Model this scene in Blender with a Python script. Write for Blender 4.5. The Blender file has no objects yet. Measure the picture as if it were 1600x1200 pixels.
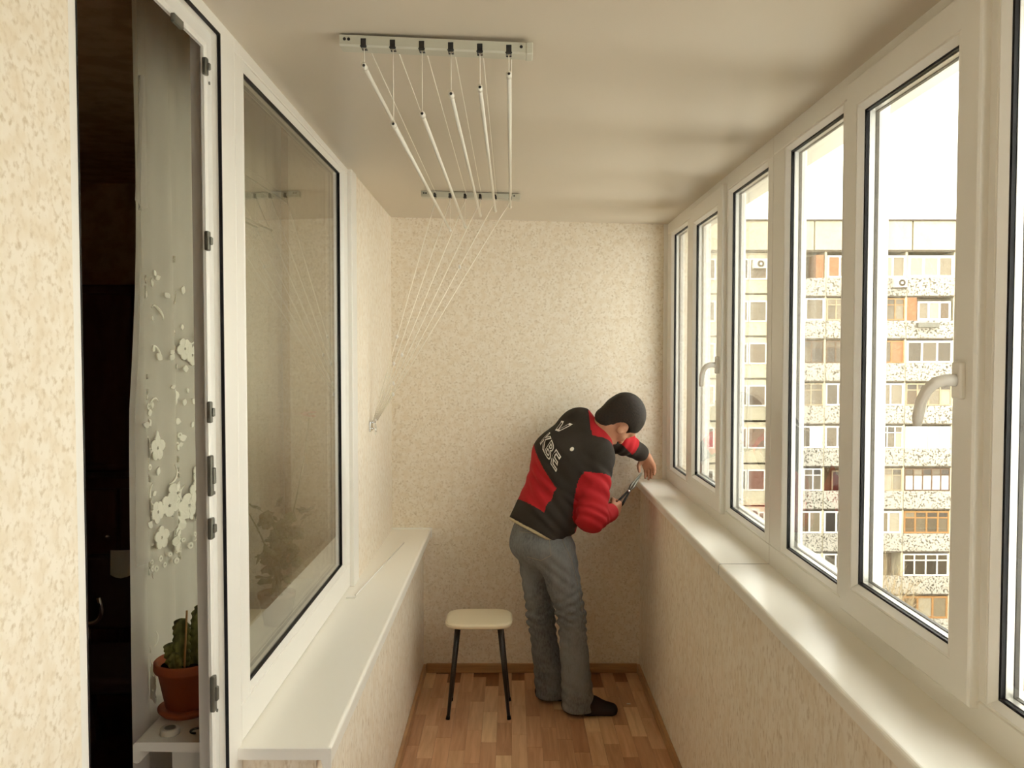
import bpy, bmesh, math, random
import numpy as np
from mathutils import Vector, Matrix
from mathutils.bvhtree import BVHTree

sc = bpy.context.scene
C = sc.collection
random.seed(7)
rng = np.random.default_rng(7)

# ------------------------------------------------------------------ camera
F_PX, CAM_Z = 1350.0, 1.773
PITCH = math.atan(50 / F_PX)
cam_d = bpy.data.cameras.new('camera')
cam = bpy.data.objects.new('camera', cam_d)
C.objects.link(cam)
cam_d.sensor_fit = 'HORIZONTAL'
cam_d.sensor_width = 36.0
cam_d.lens = 36.0 * F_PX / 1600.0
cam_d.clip_start = 0.05
cam_d.clip_end = 400
cam.location = (0, 0, CAM_Z)
cam.rotation_euler = (math.pi / 2 - PITCH, 0, 0)
sc.camera = cam

# ------------------------------------------------------------------ sky (even overcast) and exposure
world = bpy.data.worlds.new('overcast_sky')
sc.world = world
world.use_nodes = True
bg = world.node_tree.nodes['Background']
bg.inputs[0].default_value = (1.0, 0.97, 0.93, 1)
bg.inputs[1].default_value = 3.0
vs = sc.view_settings
vs.view_transform = 'Standard'
vs.look = 'None'
vs.exposure = 1.02
vs.gamma = 1.0
vs.use_curve_mapping = False
sc.cycles.max_bounces = 14
sc.cycles.diffuse_bounces = 7
sc.cycles.transparent_max_bounces = 24
sc.cycles.caustics_reflective = False
sc.cycles.caustics_refractive = False
sc.cycles.sample_clamp_indirect = 6.0


def unp(px, py, d):
    """point seen at photo pixel (px, py), at distance d along the balcony"""
    c, s = math.cos(PITCH), math.sin(PITCH)
    r = Vector((px - 800, F_PX * c + (600 - py) * s, -F_PX * s + (600 - py) * c))
    p = r * (d / r.y)
    return Vector((p.x, p.y, p.z + CAM_Z))


# ------------------------------------------------------------------ materials
def lin(c):
    return tuple(((v / 255) / 12.92 if v / 255 <= .04045 else ((v / 255 + .055) / 1.055) ** 2.4) for v in c) + (1,)


def mat(name, rgb, rough=.5, spec=.5, metal=0.0, bump=None):
    m = bpy.data.materials.new(name)
    m.use_nodes = True
    nt = m.node_tree
    b = nt.nodes['Principled BSDF']
    b.inputs['Base Color'].default_value = lin(rgb)
    b.inputs['Roughness'].default_value = rough
    b.inputs['Specular IOR Level'].default_value = spec
    b.inputs['Metallic'].default_value = metal
    if bump:
        n = nt.nodes.new('ShaderNodeTexNoise')
        n.inputs['Scale'].default_value = bump[0]
        n.inputs['Detail'].default_value = 4
        bp = nt.nodes.new('ShaderNodeBump')
        bp.inputs['Strength'].default_value = bump[1]
        bp.inputs['Distance'].default_value = .005
        tc = nt.nodes.new('ShaderNodeTexCoord')
        nt.links.new(tc.outputs['Object'], n.inputs['Vector'])
        nt.links.new(n.outputs['Fac'], bp.inputs['Height'])
        nt.links.new(bp.outputs['Normal'], b.inputs['Normal'])
    return m


def speckle(name, base, spot, scale, lo, hi, stretch=(1, 1, 1), rough=.8, spec=.2, detail=3, spot2=None, scale2=30, bump=.15):
    """two-tone grain: wallpaper flakes, pebble-dash, cloth"""
    m = mat(name, base, rough, spec)
    nt = m.node_tree
    L = nt.links.new
    b = nt.nodes['Principled BSDF']
    tc = nt.nodes.new('ShaderNodeTexCoord')
    mp = nt.nodes.new('ShaderNodeMapping')
    mp.inputs['Scale'].default_value = stretch
    L(tc.outputs['Object'], mp.inputs['Vector'])
    n = nt.nodes.new('ShaderNodeTexNoise')
    n.inputs['Scale'].default_value = scale
    n.inputs['Detail'].default_value = detail
    L(mp.outputs[0], n.inputs['Vector'])
    r = nt.nodes.new('ShaderNodeValToRGB')
    r.color_ramp.elements[0].position = lo
    r.color_ramp.elements[1].position = hi
    r.color_ramp.elements[0].color = lin(base)
    r.color_ramp.elements[1].color = lin(spot)
    L(n.outputs['Fac'], r.inputs[0])
    out = r.outputs[0]
    if spot2:
        n2 = nt.nodes.new('ShaderNodeTexNoise')
        n2.inputs['Scale'].default_value = scale2
        n2.inputs['Detail'].default_value = 2
        L(mp.outputs[0], n2.inputs['Vector'])
        r2 = nt.nodes.new('ShaderNodeValToRGB')
        r2.color_ramp.elements[0].position = .42
        r2.color_ramp.elements[1].position = .66
        r2.color_ramp.elements[0].color = (0, 0, 0, 1)
        r2.color_ramp.elements[1].color = (.7, .7, .7, 1)
        L(n2.outputs['Fac'], r2.inputs[0])
        mx = nt.nodes.new('ShaderNodeMix')
        mx.data_type = 'RGBA'
        L(r2.outputs[0], mx.inputs['Factor'])
        L(out, mx.inputs['A'])
        mx.inputs['B'].default_value = lin(spot2)
        out = mx.outputs['Result']
    L(out, b.inputs['Base Color'])
    if bump:
        bp = nt.nodes.new('ShaderNodeBump')
        bp.inputs['Strength'].default_value = bump
        bp.inputs['Distance'].default_value = .003
        L(n.outputs['Fac'], bp.inputs['Height'])
        L(bp.outputs[0], b.inputs['Normal'])
    return m


def wood(name, a, b_, scale=(40, 3, 40), rough=.38):
    m = mat(name, a, rough, .4)
    nt = m.node_tree
    L = nt.links.new
    tc = nt.nodes.new('ShaderNodeTexCoord')
    mp = nt.nodes.new('ShaderNodeMapping')
    mp.inputs['Scale'].default_value = scale
    ob = nt.nodes.new('ShaderNodeObjectInfo')
    ad = nt.nodes.new('ShaderNodeVectorMath')
    L(tc.outputs['Object'], mp.inputs['Vector'])
    L(mp.outputs[0], ad.inputs[0])
    sc_ = nt.nodes.new('ShaderNodeMath'); sc_.operation = 'MULTIPLY'; sc_.inputs[1].default_value = 60
    L(ob.outputs['Random'], sc_.inputs[0])
    L(sc_.outputs[0], ad.inputs[1])
    n = nt.nodes.new('ShaderNodeTexNoise')
    n.inputs['Scale'].default_value = 1.0
    n.inputs['Detail'].default_value = 5
    n.inputs['Distortion'].default_value = .8
    L(ad.outputs[0], n.inputs['Vector'])
    r = nt.nodes.new('ShaderNodeValToRGB')
    r.color_ramp.elements[0].position = .35
    r.color_ramp.elements[1].position = .68
    r.color_ramp.elements[0].color = lin(a)
    r.color_ramp.elements[1].color = lin(b_)
    L(n.outputs['Fac'], r.inputs[0])
    L(r.outputs[0], nt.nodes['Principled BSDF'].inputs['Base Color'])
    return m


def glass_mat(name, tint=(251, 252, 250), refl=1.0):
    """thin pane: clear transmission plus Fresnel mirror"""
    m = bpy.data.materials.new(name)
    m.use_nodes = True
    nt = m.node_tree
    for n in list(nt.nodes):
        nt.nodes.remove(n)
    o = nt.nodes.new('ShaderNodeOutputMaterial')
    t = nt.nodes.new('ShaderNodeBsdfTransparent')
    t.inputs[0].default_value = lin(tint)
    g = nt.nodes.new('ShaderNodeBsdfGlossy')
    g.inputs['Roughness'].default_value = .0
    g.inputs[0].default_value = (refl, refl, refl, 1)
    # Schlick reflectance, the same from both sides of the thin pane
    ge = nt.nodes.new('ShaderNodeNewGeometry')
    dt = nt.nodes.new('ShaderNodeVectorMath'); dt.operation = 'DOT_PRODUCT'
    nt.links.new(ge.outputs['Normal'], dt.inputs[0])
    nt.links.new(ge.outputs['Incoming'], dt.inputs[1])

    def mth(op, a, b=None):
        n = nt.nodes.new('ShaderNodeMath'); n.operation = op
        for i, v in enumerate((a, b)):
            if v is None:
                continue
            if isinstance(v, (int, float)):
                n.inputs[i].default_value = v
            else:
                nt.links.new(v, n.inputs[i])
        return n.outputs[0]
    co = mth('ABSOLUTE', dt.outputs['Value'])
    fr = mth('ADD', mth('MULTIPLY', mth('POWER', mth('SUBTRACT', 1.0, co), 5.0), .957), .043)
    mx = nt.nodes.new('ShaderNodeMixShader')
    nt.links.new(fr, mx.inputs[0])
    nt.links.new(t.outputs[0], mx.inputs[1])
    nt.links.new(g.outputs[0], mx.inputs[2])
    nt.links.new(mx.outputs[0], o.inputs[0])
    return m


def sheer_mat(name, rgb, opacity):
    m = bpy.data.materials.new(name)
    m.use_nodes = True
    nt = m.node_tree
    for n in list(nt.nodes):
        nt.nodes.remove(n)
    L = nt.links.new
    o = nt.nodes.new('ShaderNodeOutputMaterial')
    t = nt.nodes.new('ShaderNodeBsdfTransparent')
    d = nt.nodes.new('ShaderNodeBsdfDiffuse'); d.inputs[0].default_value = lin(rgb)
    tr = nt.nodes.new('ShaderNodeBsdfTranslucent'); tr.inputs[0].default_value = lin(rgb)
    m1 = nt.nodes.new('ShaderNodeMixShader'); m1.inputs[0].default_value = .25
    L(d.outputs[0], m1.inputs[1]); L(tr.outputs[0], m1.inputs[2])
    m2 = nt.nodes.new('ShaderNodeMixShader'); m2.inputs[0].default_value = opacity
    L(t.outputs[0], m2.inputs[1]); L(m1.outputs[0], m2.inputs[2])
    L(m2.outputs[0], o.inputs[0])
    return m


M = {}
M['paper'] = speckle('wallpaper', (236, 227, 211), (206, 190, 163), 92, .50, .72, (1, 1, 1.0), .75, .25, 4, (226, 212, 188), 28, .12)
M['paper_side'] = speckle('wallpaper_side', (236, 227, 211), (202, 183, 155), 90, .50, .74, (1, .9, .42), .75, .25, 4, (227, 213, 190), 30, .12)
M['ceil'] = mat('ceiling_panel', (203, 192, 174), .33, .45)
M['pvc'] = mat('white_pvc', (234, 231, 224), .30, .5)
M['pvc_sill'] = mat('white_sill_laminate', (240, 236, 226), .28, .5)
M['gasket'] = mat('black_rubber_gasket', (14, 12, 14), .5, .3)
M['spacer'] = mat('aluminium_spacer', (200, 198, 192), .35, .5, .7)
M['steel'] = mat('dull_steel', (120, 118, 108), .4, .5, .6)
M['chrome'] = mat('chrome', (220, 220, 220), .12, .5, 1.0)
M['glass'] = glass_mat('window_glass')
M['glass_left'] = glass_mat('double_glazing', (247, 247, 243))
M['baseb'] = wood('baseboard_wood', (184, 146, 104), (156, 118, 80), (3, 3, 50))
M['planks'] = [wood('strip_%d' % i, a, b) for i, (a, b) in enumerate([
    ((206, 160, 124), (184, 138, 102)), ((218, 178, 140), (198, 154, 116)), ((188, 140, 106), (166, 118, 86)),
    ((230, 194, 154), (208, 170, 130)), ((198, 152, 116), (174, 130, 96)), ((214, 168, 130), (192, 146, 108))])]
M['floor_base'] = wood('floor_base', (150, 100, 62), (120, 78, 46))
M['rod'] = mat('white_rod', (226, 222, 208), .3, .5)
M['bracket'] = mat('grey_white_bracket', (190, 188, 172), .4, .5)
M['dark'] = mat('dark_hole', (30, 28, 26), .6)
M['cord'] = mat('cream_cord', (246, 240, 226), .7)
M['terracotta'] = mat('terracotta', (176, 92, 58), .6, .3, 0, (40, .2))
M['soil'] = mat('soil', (58, 46, 34), .95, .1, 0, (90, .8))
M['cactus'] = speckle('cactus_green', (146, 150, 88), (92, 96, 52), 40, .4, .65, (1, 1, .4), .6, .3, 3)
M['leaf'] = speckle('geranium_leaf', (110, 118, 62), (84, 96, 46), 30, .4, .65, (1, 1, 1), .6, .3)
M['stem'] = mat('green_stem', (120, 120, 70), .6)
M['petal'] = mat('red_petal', (205, 70, 62), .6)
M['bamboo'] = mat('bamboo_stick', (196, 150, 96), .6)
M['sheer'] = sheer_mat('sheer_tulle', (240, 235, 226), .90)
M['sheer2'] = sheer_mat('sheer_tulle_over', (244, 240, 232), .45)
M['embroid'] = mat('white_embroidery', (246, 243, 234), .8, .2)
M['seat'] = mat('cream_laminate', (226, 214, 186), .35, .4)
M['leg'] = mat('black_leg', (34, 28, 24), .35, .5)
M['plaster'] = mat('white_plaster', (226, 222, 210), .7)
M['room'] = speckle('room_wall', (206, 172, 134), (190, 156, 118), 12, .4, .6, (1, 1, 1), .9, .1)
M['darkwood'] = wood('dark_wood', (96, 66, 44), (74, 48, 32), (8, 8, 1.5), .35)
M['blackcloth'] = mat('dark_upholstery', (64, 50, 42), .9)
M['paperwhite'] = mat('white_cloth', (214, 208, 196), .8)


# ------------------------------------------------------------------ object helpers
def tag(o, label, cat, group=None, kind=None):
    o['label'] = label
    o['category'] = cat
    if group:
        o['group'] = group
    if kind:
        o['kind'] = kind
    return o


def adopt(o, parent):
    if parent is not None:
        o.parent = parent
        if parent.type == 'EMPTY':
            o.matrix_parent_inverse = Matrix.Translation(-parent.location)
    return o


def thing(name, label, cat, loc=(0, 0, 0), group=None, kind=None):
    o = bpy.data.objects.new(name, None)
    o.empty_display_size = .05
    C.objects.link(o)
    o.location = loc
    return tag(o, label, cat, group, kind)


def link(name, me, parent=None, loc=None):
    o = bpy.data.objects.new(name, me)
    C.objects.link(o)
    adopt(o, parent)
    if loc is not None:
        o.location = loc
    return o


def mesh(name, verts, faces, m=None, smooth=False):
    me = bpy.data.meshes.new(name)
    me.from_pydata([tuple(v) for v in verts], [], faces)
    bm = bmesh.new(); bm.from_mesh(me)
    bmesh.ops.recalc_face_normals(bm, faces=bm.faces)
    bm.to_mesh(me); bm.free()
    if smooth:
        me.polygons.foreach_set('use_smooth', [True] * len(me.polygons))
    if m:
        me.materials.append(m)
    return me


def obj(name, verts, faces, m, parent=None, smooth=False):
    return link(name, mesh(name, verts, faces, m, smooth), parent)


def box_mesh(name, x0, x1, y0, y1, z0, z1, m, bevel=0, seg=2):
    bm = bmesh.new()
    bmesh.ops.create_cube(bm, size=1)
    for v in bm.verts:
        v.co = Vector(((x0 + x1) / 2 + v.co.x * (x1 - x0), (y0 + y1) / 2 + v.co.y * (y1 - y0), (z0 + z1) / 2 + v.co.z * (z1 - z0)))
    if bevel:
        bmesh.ops.bevel(bm, geom=bm.edges[:], offset=bevel, segments=seg, affect='EDGES', profile=.5)
    me = bpy.data.meshes.new(name)
    bm.to_mesh(me); bm.free()
    me.materials.append(m)
    return me


def box(name, x0, x1, y0, y1, z0, z1, m, parent=None, bevel=0, seg=2):
    return link(name, box_mesh(name, x0, x1, y0, y1, z0, z1, m, bevel, seg), parent)


def ring(name, y0, y1, z0, z1, prof, m, parent=None):
    """mitred frame in a plane of constant X: prof is a closed list of (inward offset, x)"""
    n = len(prof)
    V, Fc = [], []
    for (cy, cz, sy, sz) in ((y0, z0, 1, 1), (y1, z0, -1, 1), (y1, z1, -1, -1), (y0, z1, 1, -1)):
        for u, x in prof:
            V.append((x, cy + sy * u, cz + sz * u))
    for c in range(4):
        a, b = c * n, ((c + 1) % 4) * n
        for i in range(n):
            j = (i + 1) % n
            Fc.append((a + i, a + j, b + j, b + i))
    return obj(name, V, Fc, m, parent)


def ring_xz(V, Fc, x0, x1, z0, z1, w, ya, yb):
    """append a rectangular frame lying in a plane of constant Y"""
    s = len(V)
    for u in (0, w):
        for y in (ya, yb):
            V += [(x0 + u, y, z0 + u), (x1 - u, y, z0 + u), (x1 - u, y, z1 - u), (x0 + u, y, z1 - u)]
    o = s
    for i in range(4):
        j = (i + 1) % 4
        Fc += [(o + i, o + j, o + 8 + j, o + 8 + i), (o + 4 + j, o + 4 + i, o + 12 + i, o + 12 + j),
               (o + 8 + i, o + 8 + j, o + 12 + j, o + 12 + i), (o + j, o + i, o + 4 + i, o + 4 + j)]


def add_box(V, Fc, x0, x1, y0, y1, z0, z1):
    o = len(V)
    V += [(x0, y0, z0), (x1, y0, z0), (x1, y1, z0), (x0, y1, z0), (x0, y0, z1), (x1, y0, z1), (x1, y1, z1), (x0, y1, z1)]
    Fc += [(o, o + 3, o + 2, o + 1), (o + 4, o + 5, o + 6, o + 7), (o, o + 1, o + 5, o + 4), (o + 1, o + 2, o + 6, o + 5), (o + 2, o + 3, o + 7, o + 6), (o + 3, o, o + 4, o + 7)]


def tube_data(pts, rad, n=8, V=None, Fc=None):
    V = [] if V is None else V
    Fc = [] if Fc is None else Fc
    pts = [Vector(p) for p in pts]
    if not isinstance(rad, (list, tuple)):
        rad = [rad] * len(pts)
    base = len(V)
    up = None
    for i, p in enumerate(pts):
        t = (pts[min(i + 1, len(pts) - 1)] - pts[max(i - 1, 0)]).normalized()
        if up is None:
            up = t.orthogonal().normalized()
        else:
            up = (up - t * up.dot(t))
            up = up.normalized() if up.length > 1e-6 else t.orthogonal().normalized()
        b = t.cross(up)
        for k in range(n):
            a = 2 * math.pi * k / n
            V.append(tuple(p + (up * math.cos(a) + b * math.sin(a)) * rad[i]))
    for i in range(len(pts) - 1):
        for k in range(n):
            k2 = (k + 1) % n
            Fc.append((base + i * n + k, base + i * n + k2, base + (i + 1) * n + k2, base + (i + 1) * n + k))
    Fc.append(tuple(base + k for k in reversed(range(n))))
    e = base + (len(pts) - 1) * n
    Fc.append(tuple(e + k for k in range(n)))
    return V, Fc


def tube(name, pts, rad, m, parent=None, n=8):
    V, Fc = tube_data(pts, rad, n)
    return obj(name, V, Fc, m, parent, True)


def lathe(name, prof, center, m, parent=None, n=32, smooth=True):
    V, Fc = [], []
    cx, cy, cz = center
    for r, z in prof:
        for k in range(n):
            a = 2 * math.pi * k / n
            V.append((cx + r * math.cos(a), cy + r * math.sin(a), cz + z))
    for i in range(len(prof) - 1):
        for k in range(n):
            k2 = (k + 1) % n
            Fc.append((i * n + k, i * n + k2, (i + 1) * n + k2, (i + 1) * n + k))
    Fc.append(tuple(reversed(range(n))))
    Fc.append(tuple((len(prof) - 1) * n + k for k in range(n)))
    return obj(name, V, Fc, m, parent, smooth)


def bez(p0, p1, p2, n=8):
    p0, p1, p2 = Vector(p0), Vector(p1), Vector(p2)
    return [p0 * (1 - t) ** 2 + p1 * 2 * t * (1 - t) + p2 * t * t for t in [i / n for i in range(n + 1)]]


# ------------------------------------------------------------------ room shell
FZ = -0.022                 # floor level
D_BACK = 4.787
XL, XR = -0.667, 0.715      # left rear wall face, right parapet face
XW = 0.858                  # inner face of the right window frames
SILL_Z = 1.066
SHELF_Z = 0.787
Y_NEAR = -1.25


def ceil_z(x, y):
    l = 2.515 + (D_BACK - y) * .010
    return l + (2.474 - l) * (x + .667) / (XW + .667)


# floor: sub-floor slab and the parquet strips lying on it
flo = box('floor', -.55, .80, Y_NEAR, D_BACK + .05, FZ - .06, FZ - .004, M['floor_base'])
tag(flo, 'strip parquet floor of the balcony in mixed brown tones', 'floor', kind='structure')
PW, PL = .0705, .335
pl_meshes = [box_mesh('plank', -PW / 2 + .0004, PW / 2 - .0004, -PL / 2 + .0006, PL / 2 - .0006, -.008, 0, m) for m in M['planks']]
ncol = 17
x_start = -.495
for i in range(ncol + 1):
    xc = x_start + PW * (i + .5)
    off = (i * .382) % 1 * PL
    y = D_BACK + .10 - off
    while y > 2.3:
        idx = random.choice([0, 0, 1, 1, 2, 3, 4, 4, 5])
        y0, y1 = y - PL / 2, y + PL / 2
        link('plank', pl_meshes[idx], flo, (xc, y - PL / 2, FZ))
        y -= PL

# ceiling: sloped slab
V = []
for z_add in (0, .12):
    for x, y in ((-.70, Y_NEAR), (XW + .10, Y_NEAR), (XW + .10, D_BACK + .05), (-.70, D_BACK + .05)):
        V.append((x, y, ceil_z(x, y) + z_add))
ce = obj('ceiling', V, [(0, 1, 2, 3), (4, 5, 6, 7), (0, 1, 5, 4), (1, 2, 6, 5), (2, 3, 7, 6), (3, 0, 4, 7)], M['ceil'])
tag(ce, 'smooth glossy cream ceiling of the balcony', 'ceiling', kind='structure')

tag(box('wall_back', -.95, 1.0, D_BACK, D_BACK + .12, FZ - .06, 2.62, M['paper']), 'beige speckled wallpapered end wall of the balcony', 'wall', kind='structure')
tag(box('wall_right', XR, XR + .30, Y_NEAR, D_BACK, FZ - .06, SILL_Z - .03, M['paper_side']), 'wallpapered parapet below the white windowsill', 'wall', kind='structure')
tag(box('wall_left', -.95, -.676, Y_NEAR, 1.335, FZ - .06, 2.84, M['paper']), 'bright wallpapered wall beside the open balcony door', 'wall', kind='structure')
tag(box('wall_left_far', -.93, XL, 3.62, D_BACK, SHELF_Z - .04, 2.84, M['paper_side']), 'narrow wallpapered wall between the inner window and end wall', 'wall', kind='structure')
tag(box('wall_left_lower', -.70, -.495, 2.15, D_BACK, FZ - .06, SHELF_Z - .02, M['paper_side']), 'low wallpapered wall carrying the white shelf sill', 'wall', kind='structure')
tag(box('wall_left_inner', -.86, -.70, 2.15, D_BACK, FZ - .06, SHELF_Z - .01, M['plaster']), 'white plaster wall end below the indoor sill', 'wall', kind='structure')
tag(box('wall_left_upper', -.76, -.70, 1.33, 3.63, 2.555, 2.84, M['plaster']), 'white plaster strip of wall above the door and inner window', 'wall', kind='structure')
tag(box('wall_near', -.95, 1.1, Y_NEAR - .1, Y_NEAR, FZ - .06, 2.62, M['paper']), 'wallpapered end wall behind the photographer', 'wall', kind='structure')

# baseboards
BH = .052
tag(box('baseboard_back', -.48, .70, D_BACK - .016, D_BACK, FZ, FZ + BH, M['baseb'], None, .003), 'brown wooden baseboard along the end wall', 'baseboard', kind='structure')
tag(box('baseboard_left', -.495, -.479, 2.15, D_BACK - .016, FZ, FZ + BH, M['baseb'], None, .003), 'brown wooden baseboard under the low left wall', 'baseboard', kind='structure')
tag(box('baseboard_right', XR - .016, XR, Y_NEAR, D_BACK - .016, FZ, FZ + BH, M['baseb'], None, .003), 'brown wooden baseboard under the window parapet', 'baseboard', kind='structure')


# ------------------------------------------------------------------ right glazing
def bar(parent, y0, y1, z0, z1, x0=XW, x1=XW + .07, name='frame_bar'):
    return box(name, x0, x1, y0, y1, z0, z1, M['pvc'], parent, .003, 1)


def pane(parent, y0, y1, z0, z1, xf, sgn=1, glass='glass', depth=.03):
    """bead, gasket, glass and metal spacer around one clear opening (y0..y1, z0..z1); xf = frame face"""
    s = sgn
    e = .018
    ring('glazing_bead', y0 - e, y1 + e, z0 - e, z1 + e,
         [(0, xf + s * .001), (.006, xf - s * .0005), (e, xf + s * .012), (e, xf + s * .055), (0, xf + s * .055)], M['pvc'], parent)
    ring('gasket', y0 - .002, y1 + .002, z0 - .002, z1 + .002,
         [(0, xf + s * .012), (.006, xf + s * .0145), (.006, xf + s * .022), (0, xf + s * .022)], M['gasket'], parent)
    g = box('glass_pane', xf + s * .020, xf + s * .0205, y0 - .004, y1 + .004, z0 - .004, z1 + .004, M[glass], parent)
    box('glass_pane', xf + s * .0365, xf + s * .0368, y0 - .004, y1 + .004, z0 - .004, z1 + .004, M[glass], parent)
    ring('spacer', y0 - .002, y1 + .002, z0 - .002, z1 + .002,
         [(0, xf + s * .0225), (.008, xf + s * .0225), (.008, xf + s * .036), (0, xf + s * .036)], M['spacer'], parent)
    ring('gasket', y0 - .002, y1 + .002, z0 - .002, z1 + .002,
         [(0, xf + s * .037), (.010, xf + s * .037), (.010, xf + s * .045), (0, xf + s * .045)], M['gasket'], parent)
    return g


XS = .838
ZT = 2.474


def sash(parent, y0, y1, z0=1.118, z1=2.442):
    w = .085
    s = ring('sash', y0, y1, z0, z1, [(0, XS + .004), (.004, XS), (w - .018, XS), (w - .018, XS + .06), (0, XS + .06)], M['pvc'], parent)
    pane(s, y0 + w, y1 - w, z0 + w, z1 - w, XS)
    ring('gasket', y0 + .001, y1 - .001, z0 + .001, z1 - .001, [(0, XS + .013), (.004, XS + .013), (.004, XW), (0, XW)], M['gasket'], s)
    # handle on the near stile
    yc, zc = y0 + .043, 1.72
    h = box('handle_base', XS - .012, XS + .002, yc - .016, yc + .016, zc - .035, zc + .035, M['pvc'], s, .005, 3)
    P = [(XS - .008, yc, zc), (XS - .03, yc, zc + .001), (XS - .045, yc + .006, zc - .004), (XS - .054, yc + .020, zc - .018),
         (XS - .057, yc + .038, zc - .043), (XS - .057, yc + .050, zc - .075), (XS - .056, yc + .053, zc - .088)]
    tube('handle', P, [.012, .0115, .011, .0105, .0105, .0105, .008], M['pvc'], s, 12)
    return s


def right_unit(name, label, y0, y1, fixed, sashes, posts):
    w = thing(name, label, 'window', (XW, (y0 + y1) / 2, SILL_Z), kind='structure')
    bar(w, y0, y1, SILL_Z - .02, 1.132)
    bar(w, y0, y1, 2.418, ZT + .04)
    for a, b in posts:
        bar(w, a, b, 1.132, 2.418)
    for a, b in fixed:
        pane(w, a, b, 1.150, 2.400, XW)
    for a, b in sashes:
        sash(w, a, b)
    return w


e = .018
w1 = right_unit('window_1', 'far white plastic window by the end wall, three lights', 2.861, 4.787,
                [(4.25, 4.655), (2.925, 3.43)], [(3.47, 4.09)],
                [(4.655 + e, 4.787), (4.05, 4.25 - e), (3.43 + e, 3.53), (2.861, 2.925 - e)])
w2 = right_unit('window_2', 'near white plastic window with large handle, three lights', .93, 2.859,
                [(2.27, 2.72), (1.02, 1.525)], [(1.567, 2.19)],
                [(2.72 + e, 2.859), (2.14, 2.27 - e), (1.525 + e, 1.63), (.93, 1.02 - e)])
w3 = right_unit('window_3', 'white plastic window beside the photographer, three lights', -1.24, .928,
                [(.40, .80), (-1.10, -.60)], [(-.45, .20)],
                [(.80 + e, .928), (.16, .40 - e), (-.60 + e, -.41), (-1.24, -1.10 - e)])


def sill_profile(parent, pts, y0, y1, m, name):
    n = len(pts)
    V = [(x, y0, z) for x, z in pts] + [(x, y1, z) for x, z in pts]
    Fc = [(i, (i + 1) % n, n + (i + 1) % n, n + i) for i in range(n)] + [tuple(range(n)), tuple(range(2 * n - 1, n - 1, -1))]
    return obj(name, V, Fc, m, parent)


def nose(x, z, s, t=.036, r=.010):
    """bull-nosed front edge going down; s = +1 board extends to +x"""
    pts = []
    for i in range(5):
        a = math.pi / 2 + i / 4 * math.pi / 2
        pts.append((x + s * (r + r * math.cos(a)), z - r + r * math.sin(a)))
    pts += [(x, z - t), (x + s * .008, z - t - .003), (x + s * .016, z - t), (x + s * .018, z - .022)]
    return pts


NX = .690
rp = [(XW + .01, SILL_Z)] + nose(NX, SILL_Z, 1) + [(XW + .01, SILL_Z - .022)]
sill_profile(w1, rp, 2.8625, D_BACK, M['pvc_sill'], 'window_sill')
sill_profile(w2, rp, Y_NEAR, 2.858, M['pvc_sill'], 'window_sill')
jp = [(XW + .01, SILL_Z + .001)] + [(x - .001, z + .001) for x, z in nose(NX, SILL_Z, 1)] + [(XW + .01, SILL_Z - .023)]
sill_profile(w1, jp, 2.8585, 2.862, M['spacer'], 'sill_joint')
tag(box('trim_1', XW - .022, XW + .002, D_BACK - .008, D_BACK, SILL_Z, 2.48, M['pvc'], None, .002, 1), 'narrow white corner strip between end wall and far window', 'trim', kind='structure')
# outside: soffit of the slab above, drip sill
tag(box('trim_2', XW + .075, 1.10, Y_NEAR, D_BACK + .1, 2.463, 2.60, M['plaster']), 'pale soffit of the slab above outside the windows', 'soffit', kind='structure')
tag(box('trim_3', XW + .07, 1.06, Y_NEAR, D_BACK + .1, SILL_Z - .03, SILL_Z + .005, M['plaster']), 'pale outer ledge under the windows', 'ledge', kind='structure')

# ------------------------------------------------------------------ left window and door frame
LX = -.680
w4 = thing('window_4', 'large white framed inner window into the dark room', 'window', (LX, 2.87, SHELF_Z), kind='structure')
yw0, yw1, zw0, zw1 = 2.142, 3.60, SHELF_Z + .003, 2.56
gy0, gy1, gz0, gz1 = 2.225, 3.50, .903, 2.492
box('frame_bar', LX - .07, LX, yw0, yw1, zw0, gz0 - e, M['pvc'], w4, .003, 1)
box('frame_bar', LX - .07, LX, yw0, yw1, gz1 + e, zw1, M['pvc'], w4, .003, 1)
box('frame_bar', LX - .07, LX, yw0, gy0 - e, gz0 - e, gz1 + e, M['pvc'], w4, .003, 1)
box('frame_bar', LX - .07, LX, gy1 + e, yw1, gz0 - e, gz1 + e, M['pvc'], w4, .003, 1)
pane(w4, gy0, gy1, gz0, gz1, LX, -1, 'glass_left')
box('cover_strip', XL - .02, XL + .004, 3.60, 3.71, SHELF_Z, 2.53, M['pvc'], w4, .002, 1)
SX = -.452
lp = [(LX - .02, SHELF_Z)] + nose(SX, SHELF_Z, -1, .042) + [(LX - .02, SHELF_Z - .024)]
sh = sill_profile(w4, lp, 2.115, D_BACK - .001, M['pvc_sill'], 'shelf_sill')
ep = [(LX + .012, SHELF_Z + .008), (SX + .006, SHELF_Z + .008), (SX + .006, SHELF_Z - .045), (SX - .02, SHELF_Z - .045), (SX - .02, SHELF_Z - .024), (LX + .012, SHELF_Z - .024)]
sill_profile(w4, ep, D_BACK - .012, D_BACK - .0005, M['pvc'], 'end_cap')
ep2 = [(LX - .0, SHELF_Z + .002), (SX + .002, SHELF_Z + .002), (SX + .002, SHELF_Z - .046), (SX - .018, SHELF_Z - .046), (SX - .022, SHELF_Z - .026), (LX, SHELF_Z - .026)]
sill_profile(w4, ep2, 2.108, 2.115, M['pvc'], 'end_cap')
# indoor sill
IX, IZ = -.930, .816
ip = [(-.745, IZ)] + nose(IX, IZ, 1, .050) + [(-.745, IZ - .026)]
sill_profile(w4, ip, 2.085, 3.62, M['pvc_sill'], 'indoor_sill')

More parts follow.
